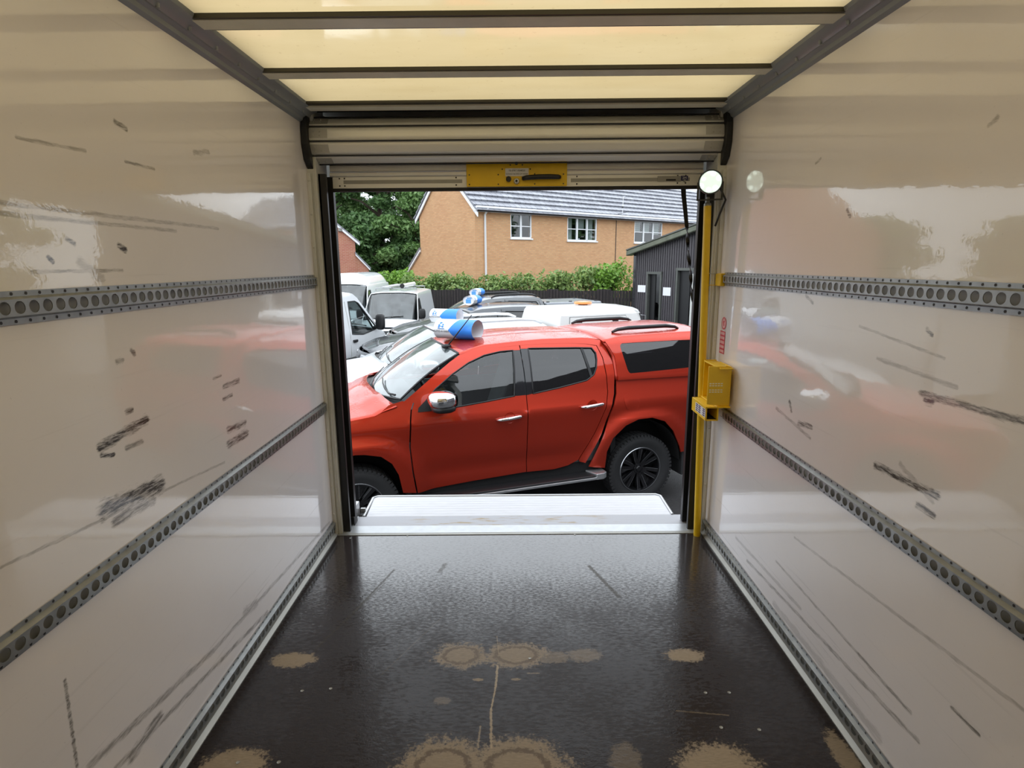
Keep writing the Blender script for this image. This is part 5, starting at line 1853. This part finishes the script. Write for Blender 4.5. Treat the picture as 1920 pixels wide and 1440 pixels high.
# ================================================================== RED BRICK HOUSE
RH = thing('brick_house', 'red brick house end showing beside the black jamb', 'house', (-9.02, 31.0, 0), math.radians(20))
M['brick_r'] = brick_mat('red_brick', (0.40, 0.115, 0.075), (0.47, 0.16, 0.11), (0.44, 0.28, 0.22), (1, 0, 0))
g_ = 1.096 / 1.26
MB().prism([(0, GZ), (0, 2.90), (-4.2, 2.90 + 4.2 * g_), (-8.4, 2.9), (-8.4, GZ)], 'y', 0, 3.6).build('walls', M['brick_r'], RH)
MB().prism([(.0, GZ), (.72, GZ), (.68, 1.32), (0, 2.08)], 'y', .02, 3.6).build('lean_to', M['brick_r'], RH)
MB().prism([(-.04, 2.20), (.80, 1.30), (.80, 1.21), (-.04, 2.09)], 'y', -.12, 3.6).build('lean_to_roof', M['grey_lid'], RH)
MB().prism([(.28, 2.74), (-4.2, 2.92 + 4.2 * g_), (-4.2, 2.92 + 4.2 * g_ - .06), (.28, 2.66)], 'y', -.15, 3.7).build('roof_slope', M['tile'], RH)
MB().prism([(.24, 2.68), (-4.2, 2.84 + 4.2 * g_), (-4.2, 2.72 + 4.2 * g_), (.24, 2.53)], 'y', -.14, -.06).build('bargeboard', M['upvc'], RH)
MB().prism([(-.02, 2.10), (.76, 1.22), (.76, 1.12), (-.02, 1.98)], 'y', -.11, -.05).build('lean_to_fascia', M['upvc'], RH)
MB().box(-.88, -.62, -.14, 0, 3.30, 3.52).build('alarm_box', M['galv_dark'], RH, bevel=.03)
MB().box(-3.0, 1.2, -6.6, -6.5, GZ, 1.05).build('garden_fence', M['fence'], RH)

# ================================================================== BLACK CLAD BUILDING
BD = Vector((.5026, -.8645, 0))
ang = math.atan2(BD.y, BD.x)
SH = thing('clad_building', 'single storey black clad building with a sloping roof edge', 'building', (4.09, 17.1, 0), ang)
SL_ = .226          # verge slope
LB = 7.0
cladm = M['asphalt_shed']
D1, D2 = (.72, 1.31, 1.07), (2.02, 3.0, 1.19)
cl_ = MB()
x = 0.0
while x < LB:
    w = .098
    top = 1.70 + SL_ * (x + w / 2)
    lowz = GZ
    for d in (D1, D2):
        if x + w > d[0] and x < d[1]:
            lowz = d[2]
    cl_.prism([(x, 0), (x + .012, -.022), (x + w * .62, -.022), (x + w * .66, 0)], 'z', lowz, top)
    cl_.box(x, x + w, .0, .05, lowz, top)
    x += w
cl_.build('cladding', cladm, SH)
MB().prism([(0, GZ), (.12, GZ), (.12, 1.69), (0, 1.69)], 'y', -.035, 4).build('corner_trim', M['blackgloss'], SH)
MB().prism([(-.12, 1.66), (-.12, 1.84), (LB, 1.84 + SL_ * LB), (LB, 1.66 + SL_ * LB)], 'y', -.28, .0).build('verge', M['shed_verge'], SH, bevel=.03)
MB().prism([(-.10, 1.84), (-.10, 1.88), (LB, 1.88 + SL_ * LB), (LB, 1.84 + SL_ * LB)], 'y', -.30, 5).build('roof', M['shed_trim'], SH)
MB().box(.05, LB, .6, .65, GZ, 1.7).box(.05, .1, .05, 5, GZ, 1.7).build('inner_wall', M['dark'], SH)
for (x0, x1, zt) in (D1, D2):
    df = MB().box(x0 - .05, x0 + .02, -.05, .06, GZ, zt + .06).box(x1 - .02, x1 + .05, -.05, .06, GZ, zt + .06).box(x0 - .05, x1 + .05, -.06, .06, zt, zt + .08)
    dfo = df.build('door_frame', M['shed_trim'], SH)
    MB().box(x0 + .02, x0 + (x1 - x0) * .45, .06, .09, GZ, zt).build('door_leaf', M['black'], dfo)
    MB().add([(x0 + (x1 - x0) * .45, .08, GZ), (x1 - .02, .08, GZ), (x1 - .02, .08, zt), (x0 + (x1 - x0) * .45, .08, zt)], [(0, 1, 2, 3)]).build('door_glass', M['glass_dark'], dfo)
MB().box(2.50, 2.72, .07, .10, GZ, 1.1).build('pale_strip', M['curtain'], SH)  # pale upright strip set in the second doorway
for (x0, x1, z0, z1, lab) in ((.25, .62, .47, .70, 'white paper notice on the black building, nearer its corner'), (1.43, 1.76, .40, .66, 'white paper notice on the black building between its two doors')):
    n_ = MB().box(0, x1 - x0, -.004, .0, 0, z1 - z0).build('paper_notice', M['paper'])
    tag(n_, lab, 'notice', 'paper notices on the black building')
    n_.matrix_world = SH.matrix_basis @ Matrix.Translation((x0, -.024, z0))
tro = thing('steel_trolley', 'chrome trolley handle in front of the black building door', 'trolley', (0, 0, 0))
tro.matrix_world = SH.matrix_basis @ Matrix.Translation((1.0, -.5, GZ))
MB().tube([(-.2, 0, 0), (-.2, 0, .95), (.2, 0, .95), (.2, 0, 0)], .015, 6).tube([(-.05, 0, .95), (-.05, 0, .1)], .01, 6).tube([(.08, 0, .95), (.08, 0, .1)], .01, 6).build('handle', M['chrome'], tro)
MB().box(-.25, .25, -.3, .1, .05, .1).build('deck', M['black'], tro)
